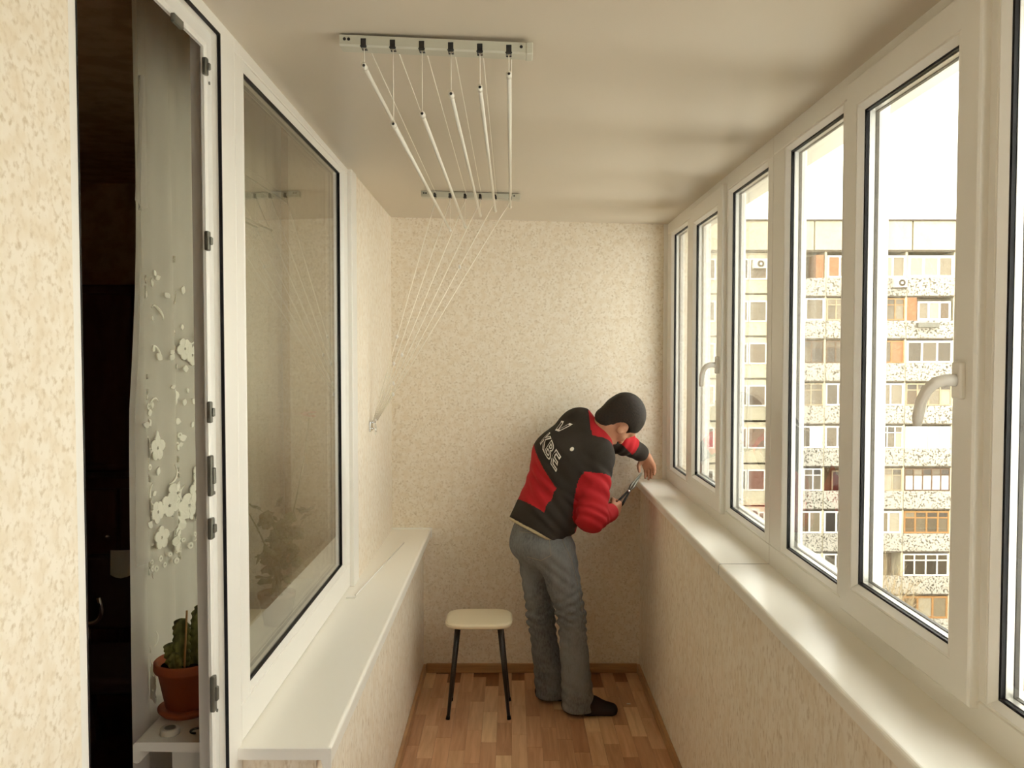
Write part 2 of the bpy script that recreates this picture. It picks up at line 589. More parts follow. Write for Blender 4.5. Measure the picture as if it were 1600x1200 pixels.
d1 = thing('door_1', 'white door frame around the open doorway to the room', 'door', (LX, 1.74, FZ), kind='structure')
dp = [(0, LX - .07), (0, LX), (.100, LX), (.100, LX - .006), (.102, LX - .020), (.132, LX - .020), (.136, LX - .024), (.142, LX - .024), (.142, LX - .031), (.100, LX - .031), (.100, LX - .07)]
ring('frame', 1.267, 2.140, FZ - .1, 2.612, dp, M['pvc'], d1)
ring('gasket', 1.267 + .0985, 2.140 - .0985, FZ, 2.612 - .0985, [(0, LX + .001), (.004, LX + .001), (.005, LX - .006), (0, LX - .006)], M['gasket'], d1)
for px, py, hh, ww in ((326, 375, .045, .016), (326, 645, .05, .014), (325, 745, .095, .018), (327, 828, .050, .022), (322, 1088, .085, .020), (331, 100, .040, .016)):
    q = unp(px, py, 1.985)
    s_ = box('striker_plate', LX - .027, LX - .016, 2.002 - ww / 2, 2.002 + ww / 2, q.z - hh / 2, q.z + hh / 2, M['steel'], d1, .003, 2)
    box('striker_cam', LX - .022, LX - .010, 2.002 - ww / 4, 2.002 + ww / 3, q.z - hh / 5, q.z + hh / 5, M['steel'], s_, .002, 1)
for py in (130, 770, 1110):
    q = unp(341, py, 2.02)
    V, Fc = tube_data([(LX - .021, 2.02, q.z), (LX - .018, 2.02, q.z)], .004, 8)
    obj('screw', V, Fc, M['steel'], d1)
box('hinge', LX - .022, LX - .012, 1.80, 1.85, 2.452, 2.47, M['steel'], d1, .002, 1)

# ------------------------------------------------------------------ the dark room behind the doorway
tag(box('wall_room_back', -4.3, -.86, 5.3, 5.4, FZ - .06, 2.84, M['room']), 'dark brown far wall of the unlit room', 'wall', kind='structure')
tag(box('wall_room_left', -4.4, -4.3, Y_NEAR, 5.4, FZ - .06, 2.84, M['room']), 'dark brown side wall of the unlit room', 'wall', kind='structure')
tag(box('wall_room_near', -4.3, -.95, Y_NEAR - .1, Y_NEAR, FZ - .06, 2.84, M['room']), 'dark brown near wall of the unlit room', 'wall', kind='structure')
tag(box('wall_room_right', -.935, -.85, 4.787, 5.3, FZ - .06, 2.84, M['room']), 'dark brown corner wall of the unlit room', 'wall', kind='structure')
tag(box('floor_room', -4.4, -.70, Y_NEAR - .1, 5.4, FZ - .08, FZ - .02, M['darkwood']), 'dark wooden floor of the unlit room', 'floor', kind='structure')
tag(box('ceiling_room', -4.4, -.70, Y_NEAR - .1, 5.4, 2.80, 2.86, M['room']), 'dark ceiling of the unlit room', 'ceiling', kind='structure')

cab = thing('cabinet', 'dark wooden cabinet with glazed doors deep in the unlit room', 'cabinet', (-2.3, 4.9, FZ))
box('body', -3.0, -1.65, 4.62, 5.28, FZ, 1.10, M['darkwood'], cab, .006, 1)
box('upper_body', -3.0, -1.65, 4.85, 5.28, 1.10, 2.15, M['darkwood'], cab, .006, 1)
for i in range(3):
    x0 = -2.98 + i * .44
    dr = box('door', x0, x0 + .42, 4.60, 4.62, .10, 1.04, M['darkwood'], cab, .006, 1)
    lathe('knob', [(.0, 0), (.012, 0), (.015, .008), (.012, .016), (0, .018)], (x0 + .38, 4.585, .78), M['chrome'], dr, 12)
    dr = box('door', x0, x0 + .42, 4.83, 4.85, 1.14, 2.10, M['darkwood'], cab, .006, 1)
    lathe('knob', [(.0, 0), (.012, 0), (.015, .008), (.012, .016), (0, .018)], (x0 + .04, 4.815, 1.45), M['chrome'], dr, 12)

ch = thing('armchair', 'dark chair with curved chrome arm standing in the unlit room', 'chair', (-1.68, 3.6, FZ))
box('seat', -1.90, -1.45, 3.40, 3.85, .40, .47, M['blackcloth'], ch, .02, 3)
box('backrest', -1.92, -1.43, 3.85, 3.90, .52, .86, M['blackcloth'], ch, .02, 3)
for x in (-1.92, -1.43):
    tube('arm', [(x, 3.88, .80), (x, 3.80, .84), (x, 3.55, .80), (x, 3.44, .72), (x, 3.42, .55), (x, 3.42, FZ)], .011, M['chrome'], ch, 10)
    tube('leg', [(x, 3.88, .80), (x, 3.87, .40), (x, 3.95, FZ)], .011, M['chrome'], ch, 10)
q = unp(150, 955, 3.2)
tube('arm_rail', bez((q.x + .01, 3.2, q.z + .05), (q.x + .035, 3.22, q.z - .055), (q.x - .06, 3.24, q.z - .06)), .008, M['chrome'], ch, 8)
V, Fc = [], []
nn = 10
for side in (0, 1):
    for i in range(nn + 1):
        for k in range(5):
            t = k / 4
            V.append((-1.80 + .24 * i / nn, 3.842 - .004 * math.sin(i * 1.3) - .005 * t + side * .004, .885 - t * (.11 + .015 * math.sin(i * .8))))
for i in range(nn):
    for k in range(4):
        a = i * 5 + k
        Fc.append((a, a + 1, a + 6, a + 5))
        b_ = a + (nn + 1) * 5
        Fc.append((b_, b_ + 5, b_ + 6, b_ + 1))
tag(obj('cloth', V, Fc, M['paperwhite'], None, True), 'white folded cloth hung over the dark chair back', 'cloth')


# ------------------------------------------------------------------ curtain
CX = -1.005


def cur_x(y, z):
    amp = .011 + .012 * (1 - min(1, max(0, (z - .2) / 2.3))) * .6
    return CX + amp * math.sin((y - 2.1) * 2 * math.pi / .17 + .5 * math.sin(y * 9)) + .006 * math.sin(y * 60 + z * 1.5)


def sheet(name, y0f, y1f, z0f, z1, m, parent, ny, nz, dx=0.0, solid=.0012):
    V, Fc = [], []
    for i in range(ny + 1):
        for k in range(nz + 1):
            s, t = i / ny, k / nz
            ya, yb = y0f(0), y1f(0)
            y = ya + (yb - ya) * s
            z = z0f(y) + (z1 - z0f(y)) * t
            y2 = y0f(z) + (y1f(z) - y0f(z)) * s
            V.append((cur_x(y2, z) + dx, y2, z))
    for i in range(ny):
        for k in range(nz):
            a = i * (nz + 1) + k
            Fc.append((a, a + 1, a + nz + 2, a + nz + 1))
    return obj(name, V, Fc, m, parent, True)


cu = thing('lace_curtain', 'sheer white embroidered lace curtain hanging behind the doorway', 'curtain', (CX, 3.0, .1))
sheet('tulle', lambda z: 2.305 - .045 * min(1, max(0, (2.5 - z) / .9)), lambda z: 3.80, lambda y: .06, 2.77, M['sheer'], cu, 150, 26)


def hem_z(y):
    # scalloped diagonal hem of the over-layer
    t = (y - 2.2) / .6
    return 1.175 + .17 * min(t, 1.3) + .012 * abs(math.sin(y * 38))


sheet('embroidered_layer', lambda z: 2.308 - .045 * min(1, max(0, (2.5 - z) / .9)), lambda z: 3.2, hem_z, 2.77, M['sheer2'], cu, 110, 20, .012)
tail_V, tail_F = [], []
for i in range(9):
    for k in range(15):
        s, t = i / 8, k / 14
        z = 2.50 - t * .335 - (.02 * math.sin(s * math.pi) * t)
        wd = .010 + .045 * t
        tail_V.append((CX + .03 + .008 * math.sin(s * 9), 2.305 - wd + wd * 1.3 * s, z))
for i in range(8):
    for k in range(14):
        a = i * 15 + k
        tail_F.append((a, a + 1, a + 16, a + 15))
obj('gathered_tail', tail_V, tail_F, M['sheer2'], cu, True)
tube('curtain_rail', [(CX, 1.3, 2.785), (CX, 3.95, 2.785)], .012, M['darkwood'], cu, 8)


def on_curtain(px, py):
    """y and z on the curtain for a spot seen through the doorway"""
    r = unp(px, py, 1.0) - Vector((0, 0, CAM_Z))
    t = CX / r.x
    return r.y * t, CAM_Z + r.z * t


def flat_mesh(name, outline_list):
    return outline_list


fl = []
for k in range(5):
    a = 2 * math.pi * k / 5
    c = (.013 * math.cos(a), .013 * math.sin(a))
    fl.append([(c[0] + .0105 * math.cos(2 * math.pi * j / 10), c[1] + .0105 * math.sin(2 * math.pi * j / 10)) for j in range(10)])
me_flower = flat_mesh('embroidered_flower', fl)
arc = [((.05 - .0055 * math.sin(math.pi * t)) * math.cos(t * 2.2), (.05 - .0035 * math.sin(math.pi * t)) * math.sin(t * 2.2)) for t in [i / 10 for i in range(11)]]
arc += [((.05 + .0055 * math.sin(math.pi * t)) * math.cos(t * 2.2), (.05 + .0035 * math.sin(math.pi * t)) * math.sin(t * 2.2)) for t in [1 - i / 10 for i in range(1, 10)]]
me_arc = flat_mesh('embroidered_scroll', [arc])
lf = [(.016 * t, .006 * math.sin(math.pi * t)) for t in [i / 6 for i in range(7)]] + [(.016 * t, -.006 * math.sin(math.pi * t)) for t in [1 - i / 6 for i in range(1, 6)]]
me_leaf = flat_mesh('embroidered_leaf', [lf])
ro, ri = .0090, .0035
me_eye = []
for j in range(10):
    a0, a1 = 2 * math.pi * j / 10, 2 * math.pi * (j + 1) / 10
    me_eye.append([(ri * math.cos(a0), ri * math.sin(a0)), (ro * math.cos(a0), ro * math.sin(a0)), (ro * math.cos(a1), ro * math.sin(a1)), (ri * math.cos(a1), ri * math.sin(a1))])


def stitch(name, shape, px, py, rot=0.0, s=1.0):
    """a raised motif sewn on the over-layer, following its folds"""
    yc, zc = on_curtain(px, py)
    if yc < 2.295:
        yc = 2.295 + .02 * rng.random()
    V, Fc = [], []
    cr, sr = math.cos(rot) * s, math.sin(rot) * s
    lift = .0005 * rng.random()
    for ol in shape:
        n = len(ol)
        k0 = len(V)
        for th in (.0165, .0195):
            for a, b in ol:
                y, z = yc + a * cr - b * sr, zc + a * sr + b * cr
                V.append((cur_x(y, z) + th + lift, y, z))
        Fc += [tuple(range(k0, k0 + n)), tuple(range(k0 + n, k0 + 2 * n))]
        Fc += [(k0 + i, k0 + (i + 1) % n, k0 + n + (i + 1) % n, k0 + n + i) for i in range(n)]
    obj(name, V, Fc, M['embroid'], cu)


for px, py in ((300, 505), (288, 555), (312, 560), (280, 545), (295, 740), (308, 765), (285, 790), (300, 800), (320, 735), (262, 845), (245, 840), (270, 620), (222, 700), (225, 790), (302, 780), (315, 790), (226, 1055), (228, 1078), (252, 790), (240, 800), (276, 815), (258, 770), (292, 768), (312, 745), (240, 700)):
    stitch('embroidered_flower', me_flower, px, py, random.random() * 3, random.uniform(1.1, 1.7))
for px, py in ((265, 455), (300, 470), (310, 515), (285, 520), (262, 560), (300, 610), (315, 640), (228, 720), (300, 710), (250, 740), (262, 800), (240, 770), (290, 830), (310, 770), (235, 640), (285, 770), (230, 560), (222, 500), (212, 1040), (222, 1000), (312, 690)):
    stitch('embroidered_scroll', me_arc, max(px, 236), py, random.random() * 6.2, random.uniform(.45, .85))
for i in range(90):
    px = random.uniform(208, 322)
    py = random.uniform(430, 830 - (px - 200) * .2)
    stitch('embroidered_leaf', me_leaf, px, py, random.random() * 6.2, random.uniform(1.0, 1.8))
for i in range(26):
    t = i / 25
    px = 206 + 118 * t
    py = 898 - 45 * t - 48 * t * t + (7 if i % 2 else -6)
    stitch('embroidered_eyelet', me_eye, px, py, 0, random.uniform(.75, 1.15))
for px, py in ((258, 405), (303, 398), (306, 425), (298, 450), (210, 635), (208, 663), (277, 680), (275, 695), (230, 730), (316, 685), (266, 1015), (232, 1015)):
    stitch('embroidered_eyelet', me_eye, px, py, 0, 1.0)

# ------------------------------------------------------------------ things on the indoor sill
pc = Vector((-.868, 2.27, IZ))
pot = thing('potted_cactus', 'terracotta pot with a ridged green cactus on the indoor sill', 'potted plant', pc)
lathe('saucer', [(0, 0), (.060, 0), (.072, .012), (.072, .018), (.058, .018), (0, .016)], pc, M['terracotta'], pot)
pp = pc + Vector((0, 0, .016))
lathe('pot', [(0, 0), (.050, 0), (.053, .008), (.071, .098), (.078, .100), (.081, .106), (.080, .124), (.077, .127), (.070, .124), (.067, .110), (0, .108)], pp, M['terracotta'], pot, 40)
lathe('soil', [(0, .1085), (.067, .1085), (.050, .116), (0, .119)], pp, M['soil'], pot, 24)


def cactus_arm(name, base, top, r, ribs=6, bumps=7):
    V, Fc = [], []
    base, top = Vector(base), Vector(top)
    n = ribs * 6
    L_ = 26
    ax = (top - base).normalized()
    u = ax.orthogonal().normalized(); w = ax.cross(u)
    for i in range(L_ + 1):
        t = i / L_
        p = base.lerp(top, t)
        taper = math.sqrt(max(0.02, 1 - max(0, (t - .75) / .25) ** 2)) * (.8 + .2 * min(1, t * 4))
        for k in range(n):
            a = 2 * math.pi * k / n
            rib = (.5 + .5 * math.cos(a * ribs)) ** 1.5
            rr = r * taper * (.42 + .60 * rib * (.62 + .50 * abs(math.sin(t * bumps * math.pi))))
            V.append(tuple(p + (u * math.cos(a + t * .5) + w * math.sin(a + t * .5)) * rr))
    for i in range(L_):
        for k in range(n):
            k2 = (k + 1) % n
            Fc.append((i * n + k, i * n + k2, (i + 1) * n + k2, (i + 1) * n + k))
    Fc.append(tuple(L_ * n + k for k in range(n)))
    return obj(name, V, Fc, M['cactus'], pot, True)


s0 = pp + Vector((0, 0, .105))
cactus_arm('cactus_column', s0 + Vector((.028, 0, 0)), s0 + Vector((.045, .01, .165)), .036, 4, 8)
cactus_arm('cactus_column', s0 + Vector((.000, -.012, 0)), s0 + Vector((-.004, -.02, .135)), .030, 4, 7)
cactus_arm('cactus_column', s0 + Vector((-.022, -.01, 0)), s0 + Vector((-.038, -.016, .068)), .024, 4, 4)
cactus_arm('cactus_column', s0 + Vector((-.005, -.035, 0)), s0 + Vector((-.018, -.042, .052)), .022, 4, 3)
tube('support_stick', [s0 + Vector((.012, -.045, -.01)), s0 + Vector((.024, -.05, .165))], .0028, M['bamboo'], pot, 6)

tp = unp(263, 1150, 2.12)
tpz = IZ
tape = thing('tape_roll', 'small white roll of tape lying on the indoor sill', 'tape', (-.858, 2.135, tpz))
lathe('roll', [(.015, 0), (.023, 0), (.024, .002), (.024, .014), (.023, .016), (.015, .016), (.014, .014), (.014, .002), (.015, 0)], (-.858, 2.135, tpz), M['paperwhite'], tape, 28)
lathe('core', [(.0115, .0005), (.0135, .0005), (.0135, .0165), (.0115, .0165), (.0115, .0005)], (-.858, 2.135, tpz), M['steel'], tape, 24)
V, Fc = tube_data([(-.795 + .015 * math.cos(a), 2.145 + .015 * math.sin(a), IZ + .003) for a in [i * .35 for i in range(15)]], .0028, 6)
tag(obj('wire_ring', V, Fc, M['steel'], None, True), 'small open grey ring lying beside the tape roll', 'ring')
pk = thing('small_box', 'small grey and red packet standing beside the terracotta pot', 'box', (-.772, 2.20, IZ))
box('carton', -.792, -.752, 2.185, 2.215, IZ, IZ + .085, mat('grey_print', (150, 150, 146), .5), pk, .002, 1)
box('print_band', -.7925, -.7515, 2.1845, 2.2155, IZ + .035, IZ + .058, mat('red_print', (176, 74, 52), .5), pk)

# geranium behind the inner window
gp = Vector((-.83, 3.02, IZ))
ger = thing('geranium', 'tall leafy geranium with a red flower behind the inner window', 'potted plant', gp)
lathe('pot', [(0, 0), (.045, 0), (.062, .095), (.066, .095), (.066, .11), (.058, .11), (.056, .098), (0, .096)], gp, mat('brown_plastic_pot', (120, 92, 64), .5), ger, 28)
lathe('soil', [(0, .097), (.055, .097), (0, .102)], gp, M['soil'], ger, 16)


def leaf_mesh(r):
    V, Fc = [(0, 0, -.15 * r)], []
    n = 14
    for k in range(n):
        a = 2 * math.pi * k / n
        rr = r * (1 + .10 * math.cos(a * 7)) * (.55 if k == 0 else 1)
        V.append((rr * math.cos(a), rr * math.sin(a), .12 * r * math.cos(3 * a)))
    Vn = len(V)
    V += [(x, y, z - .0012) for x, y, z in V]
    for k in range(n):
        k2 = (k + 1) % n
        Fc.append((0, 1 + k, 1 + k2))
        Fc.append((Vn, Vn + 1 + k2, Vn + 1 + k))
        Fc.append((1 + k, Vn + 1 + k, Vn + 1 + k2, 1 + k2))
    return mesh('leaf', V, Fc, M['leaf'], True)


lm = [leaf_mesh(r) for r in (.024, .03, .036)]
for i in range(7):
    a = i * 2.4
    top = gp + Vector((random.uniform(-.06, .09), random.uniform(-.32, .30), random.uniform(.22, .50)))
    pts = bez(gp + Vector((.02 * math.cos(a), .02 * math.sin(a), .09)), gp + Vector((.0, (top.y - gp.y) * .3, .25)), top, 8)
    tube('stem', pts, [.0055 - .0004 * k for k in range(9)], M['stem'], ger, 6)
    for k in range(2, 9):
        for _ in range(1 + k % 2 * (i % 2)):
            p = pts[k] + Vector((random.uniform(-.045, .05), random.uniform(-.06, .06), random.uniform(-.02, .045)))
            if p.x > -.765: p.x = -.765 - random.random() * .04
            o = link('leaf', random.choice(lm), ger, p)
            o.rotation_euler = (random.uniform(-.9, .9), random.uniform(-.3, 1.1), random.uniform(0, 6.28))
fs = [gp + Vector((.02, .15, .35)), gp + Vector((.03, .30, .55)), gp + Vector((.03, .38, .70))]
tube('flower_stem', fs, .003, M['stem'], ger, 6)
pv, pf = [], []
for k in range(9):
    a = k * 2.4
    c = Vector((.018 * math.cos(a), .03 * math.sin(a), .008 * (k % 3)))
    s = len(pv)
    n = 8
    for j in range(n):
        b_ = 2 * math.pi * j / n
        pv.append((c.x + .016 * math.cos(b_), c.y + .016 * math.sin(b_), c.z + .004 * math.cos(2 * b_)))
    pv.append((c.x, c.y, c.z - .007))
    for j in range(n):
        pf.append((s + j, s + (j + 1) % n, s + n))
    pf.append(tuple(s + j for j in range(n)))
fo = link('flower_head', mesh('flower_head', pv, pf, M['petal']), ger, fs[2] + Vector((0, 0, .006)))

# thin strip lying on the shelf
a_, b_ = Vector((-.632, 3.46, SHELF_Z + .004)), Vector((-.558, 4.42, SHELF_Z + .004))
st = thing('plastic_strip', 'thin white plastic strip lying along the shelf sill', 'strip', a_)
tube('strip', [a_, b_], .0035, M['pvc'], st, 6)
box('strip_offcut', -.665, -.628, 3.425, 3.445, SHELF_Z, SHELF_Z + .004, M['pvc'], st, .001, 1)


# ------------------------------------------------------------------ ceiling clothes dryer
HX = [-.355 + .0695 * i for i in range(6)]


def hole_x(i, y):
    return HX[i]


def bracket(parent, y, x0=-.412, x1=.046):
    zc = lambda x: ceil_z(x, y)
    V = []
    for x in (x0, x1):
        z = zc(x)
        V += [(x, y - .024, z), (x, y + .024, z), (x, y + .024, z - .020), (x, y + .020, z - .026), (x, y - .020, z - .026), (x, y - .024, z - .022)]
    Fc = [(i, (i + 1) % 6, 6 + (i + 1) % 6, 6 + i) for i in range(6)] + [(5, 4, 3, 2, 1, 0), (6, 7, 8, 9, 10, 11)]
    br = obj('bracket', V, Fc, M['bracket'], parent)
    z = zc(x1 - .02)
    box('bracket_cap', x1 - .013, x1 + .004, y - .026, y + .026, z - .0275, z + .001, M['bracket'], br, .002, 1)
    for i in range(6):
        z = zc(HX[i])
        me = box_mesh('roller_slot', HX[i] - .009, HX[i] + .009, y - .0245, y + .006, z - .0268, z - .004, M['dark'], .003, 1)
        link('roller_slot', me, br)
        V, Fc = tube_data([(HX[i] - .006, y - .013, z - .020), (HX[i] + .006, y - .013, z - .020)], .008, 10)
        obj('roller', V, Fc, M['chrome'], br, True)
    for x in (x0 + .012, x0 + .022, x1 - .024):
        z = zc(x)
        V, Fc = tube_data([(x, y - .0245, z - .010), (x, y - .0235, z - .010)], .004, 8)
        obj('screw', V, Fc, M['dark'], br)
    return br


dry = thing('ceiling_clothes_dryer', 'white ceiling clothes dryer with six rods hung on cords', 'clothes dryer', (-.18, 3.08, ceil_z(-.18, 3.08)))
YB0, YB1 = 2.115, 4.03
bracket(dry, YB0)
bracket(dry, YB1, -.418, .034)
near_y = [104, 195, 179, 148, 138, 117]
far_y = [316, 360, 355, 337, 330, 324]
cleat = Vector((XL + .012, 4.06, 1.43))
for i in range(6):
    za = unp(600, near_y[i], YB0 - .01).z
    zb = unp(700, far_y[i], YB1 - .01).z
    pa, pb = Vector((HX[i], YB0 - .015, za)), Vector((HX[i], YB1 - .012, zb))
    r = tube('rod', [pa, pb], .0052, M['rod'], dry, 12)
    for p, dr in ((pa, -1), (pb, 1)):
        V, Fc = tube_data([p + Vector((0, dr * .004, 0)), p - Vector((0, dr * .018, 0))], .0070, 12)
        obj('rod_cap', V, Fc, M['rod'], r, True)
        V, Fc = tube_data([p + Vector((0, dr * .0045, 0)), p + Vector((0, dr * .0040, 0))], .0035, 8)
        obj('cap_hole', V, Fc, M['dark'], r)
    tube('cord', [pa + Vector((0, .006, .006)), (HX[i], YB0 - .012, ceil_z(HX[i], YB0) - .02)], .0012, M['cord'], dry, 5)
    tube('cord', [pb + Vector((0, -.006, .006)), (HX[i], YB1 - .012, ceil_z(HX[i], YB1) - .02)], .0012, M['cord'], dry, 5)
    # long run along the ceiling and pull cord down to the cleat
    tube('cord', [(HX[i] + .006, YB0, ceil_z(HX[i], YB0) - .012), (HX[i] + .006, YB1, ceil_z(HX[i], YB1) - .012)], .0011, M['cord'], dry, 5)
    top = Vector((HX[i] + .003, YB1 + .01, ceil_z(HX[i], YB1) - .024))
    end = cleat + Vector((.004 + .003 * i, -.012 + .005 * i, .02))
    tube('cord', [top, end], .0024, M['cord'], dry, 6)
    t = [.62, .74, .70, .83, .30, .88][i]
    kp = top.lerp(end, t)
    lathe('cord_knob', [(0, -.010), (.004, -.009), (.007, 0), (.004, .009), (0, .010)], kp, M['pvc'], dry, 10)
cl = box('cleat', XL, XL + .008, 4.02, 4.10, 1.40, 1.45, M['chrome'], dry, .003, 2)
for dz in (-.012, .016):
    tube('cleat_horn', [(XL + .006, 4.06, 1.425 + dz), (XL + .022, 4.06, 1.425 + dz), (XL + .026, 4.06, 1.425 + dz * 2.4)], .004, M['chrome'], cl, 8)
V, Fc = [], []
lp_ = [cleat + Vector((.012, .02 * math.cos(a), -.02 + .028 * math.sin(a))) for a in [i * .4 for i in range(17)]]
tube('cord_coil', lp_, .002, M['cord'], cl, 6)

# ------------------------------------------------------------------ stool
sx, sy, sz = -.164, 4.275, .452
stool = thing('stool', 'cream topped kitchen stool with four thin black legs', 'stool', (sx, sy, FZ))
V, Fc = [], []
prof = [(-.012, 0), (-.004, .002), (0, .010), (-.001, .018), (-.008, .024), (-.02, .0255)]
n = 48
for off, z in prof:
    for k in range(n):
        a = 2 * math.pi * k / n
        ca, sa = math.cos(a), math.sin(a)
        ex = 2 / 4.2
        V.append((sx + (.166 + off) * math.copysign(abs(ca) ** ex, ca), sy + (.138 + off) * math.copysign(abs(sa) ** ex, sa), sz - .0255 + z))
for i in range(len(prof) - 1):
    for k in range(n):
        k2 = (k + 1) % n
        Fc.append((i * n + k, i * n + k2, (i + 1) * n + k2, (i + 1) * n + k))
Fc += [tuple(reversed(range(n))), tuple((len(prof) - 1) * n + k for k in range(n))]
obj('seat', V, Fc, M['seat'], stool)
box('apron', sx - .115, sx + .115, sy - .09, sy + .09, sz - .040, sz - .0255, M['leg'], stool, .004, 1)
for ax in (-1, 1):
    for ay in (-1, 1):
        top = (sx + ax * .104, sy + ay * .078, sz - .030)
        bot = (sx + ax * .148, sy + ay * .112, FZ + .012)
        lg = tube('leg', [top, bot], [.013, .0085], M['leg'], stool, 12)
        tube('foot', [(bot[0], bot[1], FZ + .018), (bot[0] + ax * .002, bot[1] + ay * .002, FZ)], [.0095, .0105], M['gasket'], lg, 12)
tag(box('paper_scrap', .585, .605, 4.34, 4.352, FZ, FZ + .002, M['paperwhite'], None, .0005, 1), 'tiny white scrap lying on the floor by the parapet', 'scrap')


# ------------------------------------------------------------------ the man: surfaces grown from a signed distance grid
class Vol:
    def __init__(self, lo, hi, h):
        self.lo, self.h = np.array(lo, float), h
        self.n = np.ceil((np.array(hi) - self.lo) / h).astype(int) + 1
        self.F = np.full(self.n, .5, np.float32)

    def block(self, lo, hi):
        i0 = np.clip(np.floor((np.array(lo) - self.lo) / self.h).astype(int), 0, self.n - 1)
        i1 = np.clip(np.ceil((np.array(hi) - self.lo) / self.h).astype(int) + 1, 1, self.n)
        ax = [self.lo[k] + self.h * np.arange(i0[k], i1[k]) for k in range(3)]
        P = np.stack(np.meshgrid(*ax, indexing='ij'), -1).astype(np.float32)
        return tuple(slice(i0[k], i1[k]) for k in range(3)), P

    def merge(self, sl, d, k, op='add'):
        a = self.F[sl]
        if op == 'cut':
            d = -d
            hh = np.clip(.5 - .5 * (d - a) / k, 0, 1)
            self.F[sl] = a * hh + d * (1 - hh) + k * hh * (1 - hh) if False else np.maximum(a, d)
            return
        if k <= 0:
            self.F[sl] = np.minimum(a, d)
            return
        hh = np.clip(.5 + .5 * (a - d) / k, 0, 1)
        self.F[sl] = a * (1 - hh) + d * hh - k * hh * (1 - hh)

    def cone(self, a, b, r1, r2, k=.02, wide=None, ratio=1.0):
        """tapered capsule; 'wide' = axis along which its section is stretched by ratio"""
        a, b = np.array(a, float), np.array(b, float)
        R = max(r1, r2) * max(ratio, 1) + k + 4 * self.h
        sl, P = self.block(np.minimum(a, b) - R, np.maximum(a, b) + R)
        ab = b - a
        t = np.clip(((P - a) @ ab) / max(ab @ ab, 1e-9), 0, 1)
        q = P - (a + t[..., None] * ab)
        if wide is not None:
            w = np.array(wide, float); w = w / np.linalg.norm(w)
            c = q @ w
            q = q + (c * (1 / ratio - 1))[..., None] * w
        self.merge(sl, np.linalg.norm(q, axis=-1) - (r1 + (r2 - r1) * t), k)

    def ell(self, c, axes, rad, k=.02, op='add'):
        c = np.array(c, float)
        A = np.array(axes, float)
        R = max(rad) + k + 4 * self.h
        sl, P = self.block(c - R, c + R)
        q = (P - c) @ A.T / np.array(rad)
        l = np.linalg.norm(q, axis=-1)
        d = (l - 1) * min(rad)
        self.merge(sl, d.astype(np.float32), k, op)

    def surface(self):
        F = self.F
        ins = F < 0
        nx, ny, nz = self.n
        cnt = np.zeros((nx - 1, ny - 1, nz - 1), np.int8)
        cor = [(i, j, k) for i in (0, 1) for j in (0, 1) for k in (0, 1)]
        for i, j, k in cor:
            cnt += ins[i:nx - 1 + i, j:ny - 1 + j, k:nz - 1 + k]
        act = (cnt > 0) & (cnt < 8)
        I = np.argwhere(act)
        val = np.stack([F[I[:, 0] + c[0], I[:, 1] + c[1], I[:, 2] + c[2]] for c in cor], 1)
        ci = {c: n for n, c in enumerate(cor)}
        acc = np.zeros((len(I), 3)); num = np.zeros(len(I))
        for c in cor:
            for ax in range(3):
                if c[ax] == 0:
                    c2 = list(c); c2[ax] = 1; c2 = tuple(c2)
                    va, vb = val[:, ci[c]], val[:, ci[c2]]
                    m = (va < 0) != (vb < 0)
                    t = np.where(m, va / np.where(m, va - vb, 1), 0)
                    p = np.tile(np.array(c, float), (len(I), 1)); p[:, ax] += t
                    acc += p * m[:, None]; num += m
        verts = (I + acc / num[:, None]) * self.h + self.lo
        idx = np.full(act.shape, -1, np.int32)
        idx[act] = np.arange(len(I))
        quads = []
        for ax in range(3):
            sl0 = [slice(1, None)] * 3; sl0[ax] = slice(0, -1)
            sl1 = [slice(1, None)] * 3; sl1[ax] = slice(1, None)
            A, B = ins[tuple(sl0)], ins[tuple(sl1)]
            sel = A != B
            E_ = np.argwhere(sel)
            flip = A[sel]
            off = np.ones(3, int); off[ax] = 0
            E_ = E_ + off
            u, v = [(1, 2), (2, 0), (0, 1)][ax]
            du = np.zeros(3, int); du[u] = 1
            dv = np.zeros(3, int); dv[v] = 1
            ok = np.all(E_ < np.array(act.shape), axis=1)
            E_, flip = E_[ok], flip[ok]
            c0, c1, c2, c3 = E_ - du - dv, E_ - dv, E_, E_ - du
            q = np.stack([idx[tuple(c.T)] for c in (c0, c1, c2, c3)], 1)
            q[~flip] = q[~flip][:, ::-1]
            quads.append(q)
        return verts, np.concatenate(quads)


def sdf_obj(name, vol, mats, parent, pick=None, smooth_it=2):
    v, q = vol.surface()
    me = bpy.data.meshes.new(name)
    me.from_pydata(v.tolist(), [], q.tolist())
    if smooth_it:
        bm = bmesh.new(); bm.from_mesh(me)
        for _ in range(smooth_it):
            bmesh.ops.smooth_vert(bm, verts=bm.verts, factor=.5, use_axis_x=True, use_axis_y=True, use_axis_z=True)
        bm.to_mesh(me); bm.free()
    me.polygons.foreach_set('use_smooth', [True] * len(me.polygons))
    for m in mats:
        me.materials.append(m)
    if pick is not None:
        cen = v[q].mean(1)
        me.polygons.foreach_set('material_index', pick(cen).astype(np.int32))
    me.update()
    return link(name, me, parent)


def seg_t(P, a, b):
    a, b = np.array(a, float), np.array(b, float)
    ab = b - a
    t = np.clip(((P - a) @ ab) / (ab @ ab), 0, 1)
    return t, np.linalg.norm(P - (a + t[:, None] * ab), axis=1)


def nrm(v):
    v = np.array(v, float)
    return v / np.linalg.norm(v)


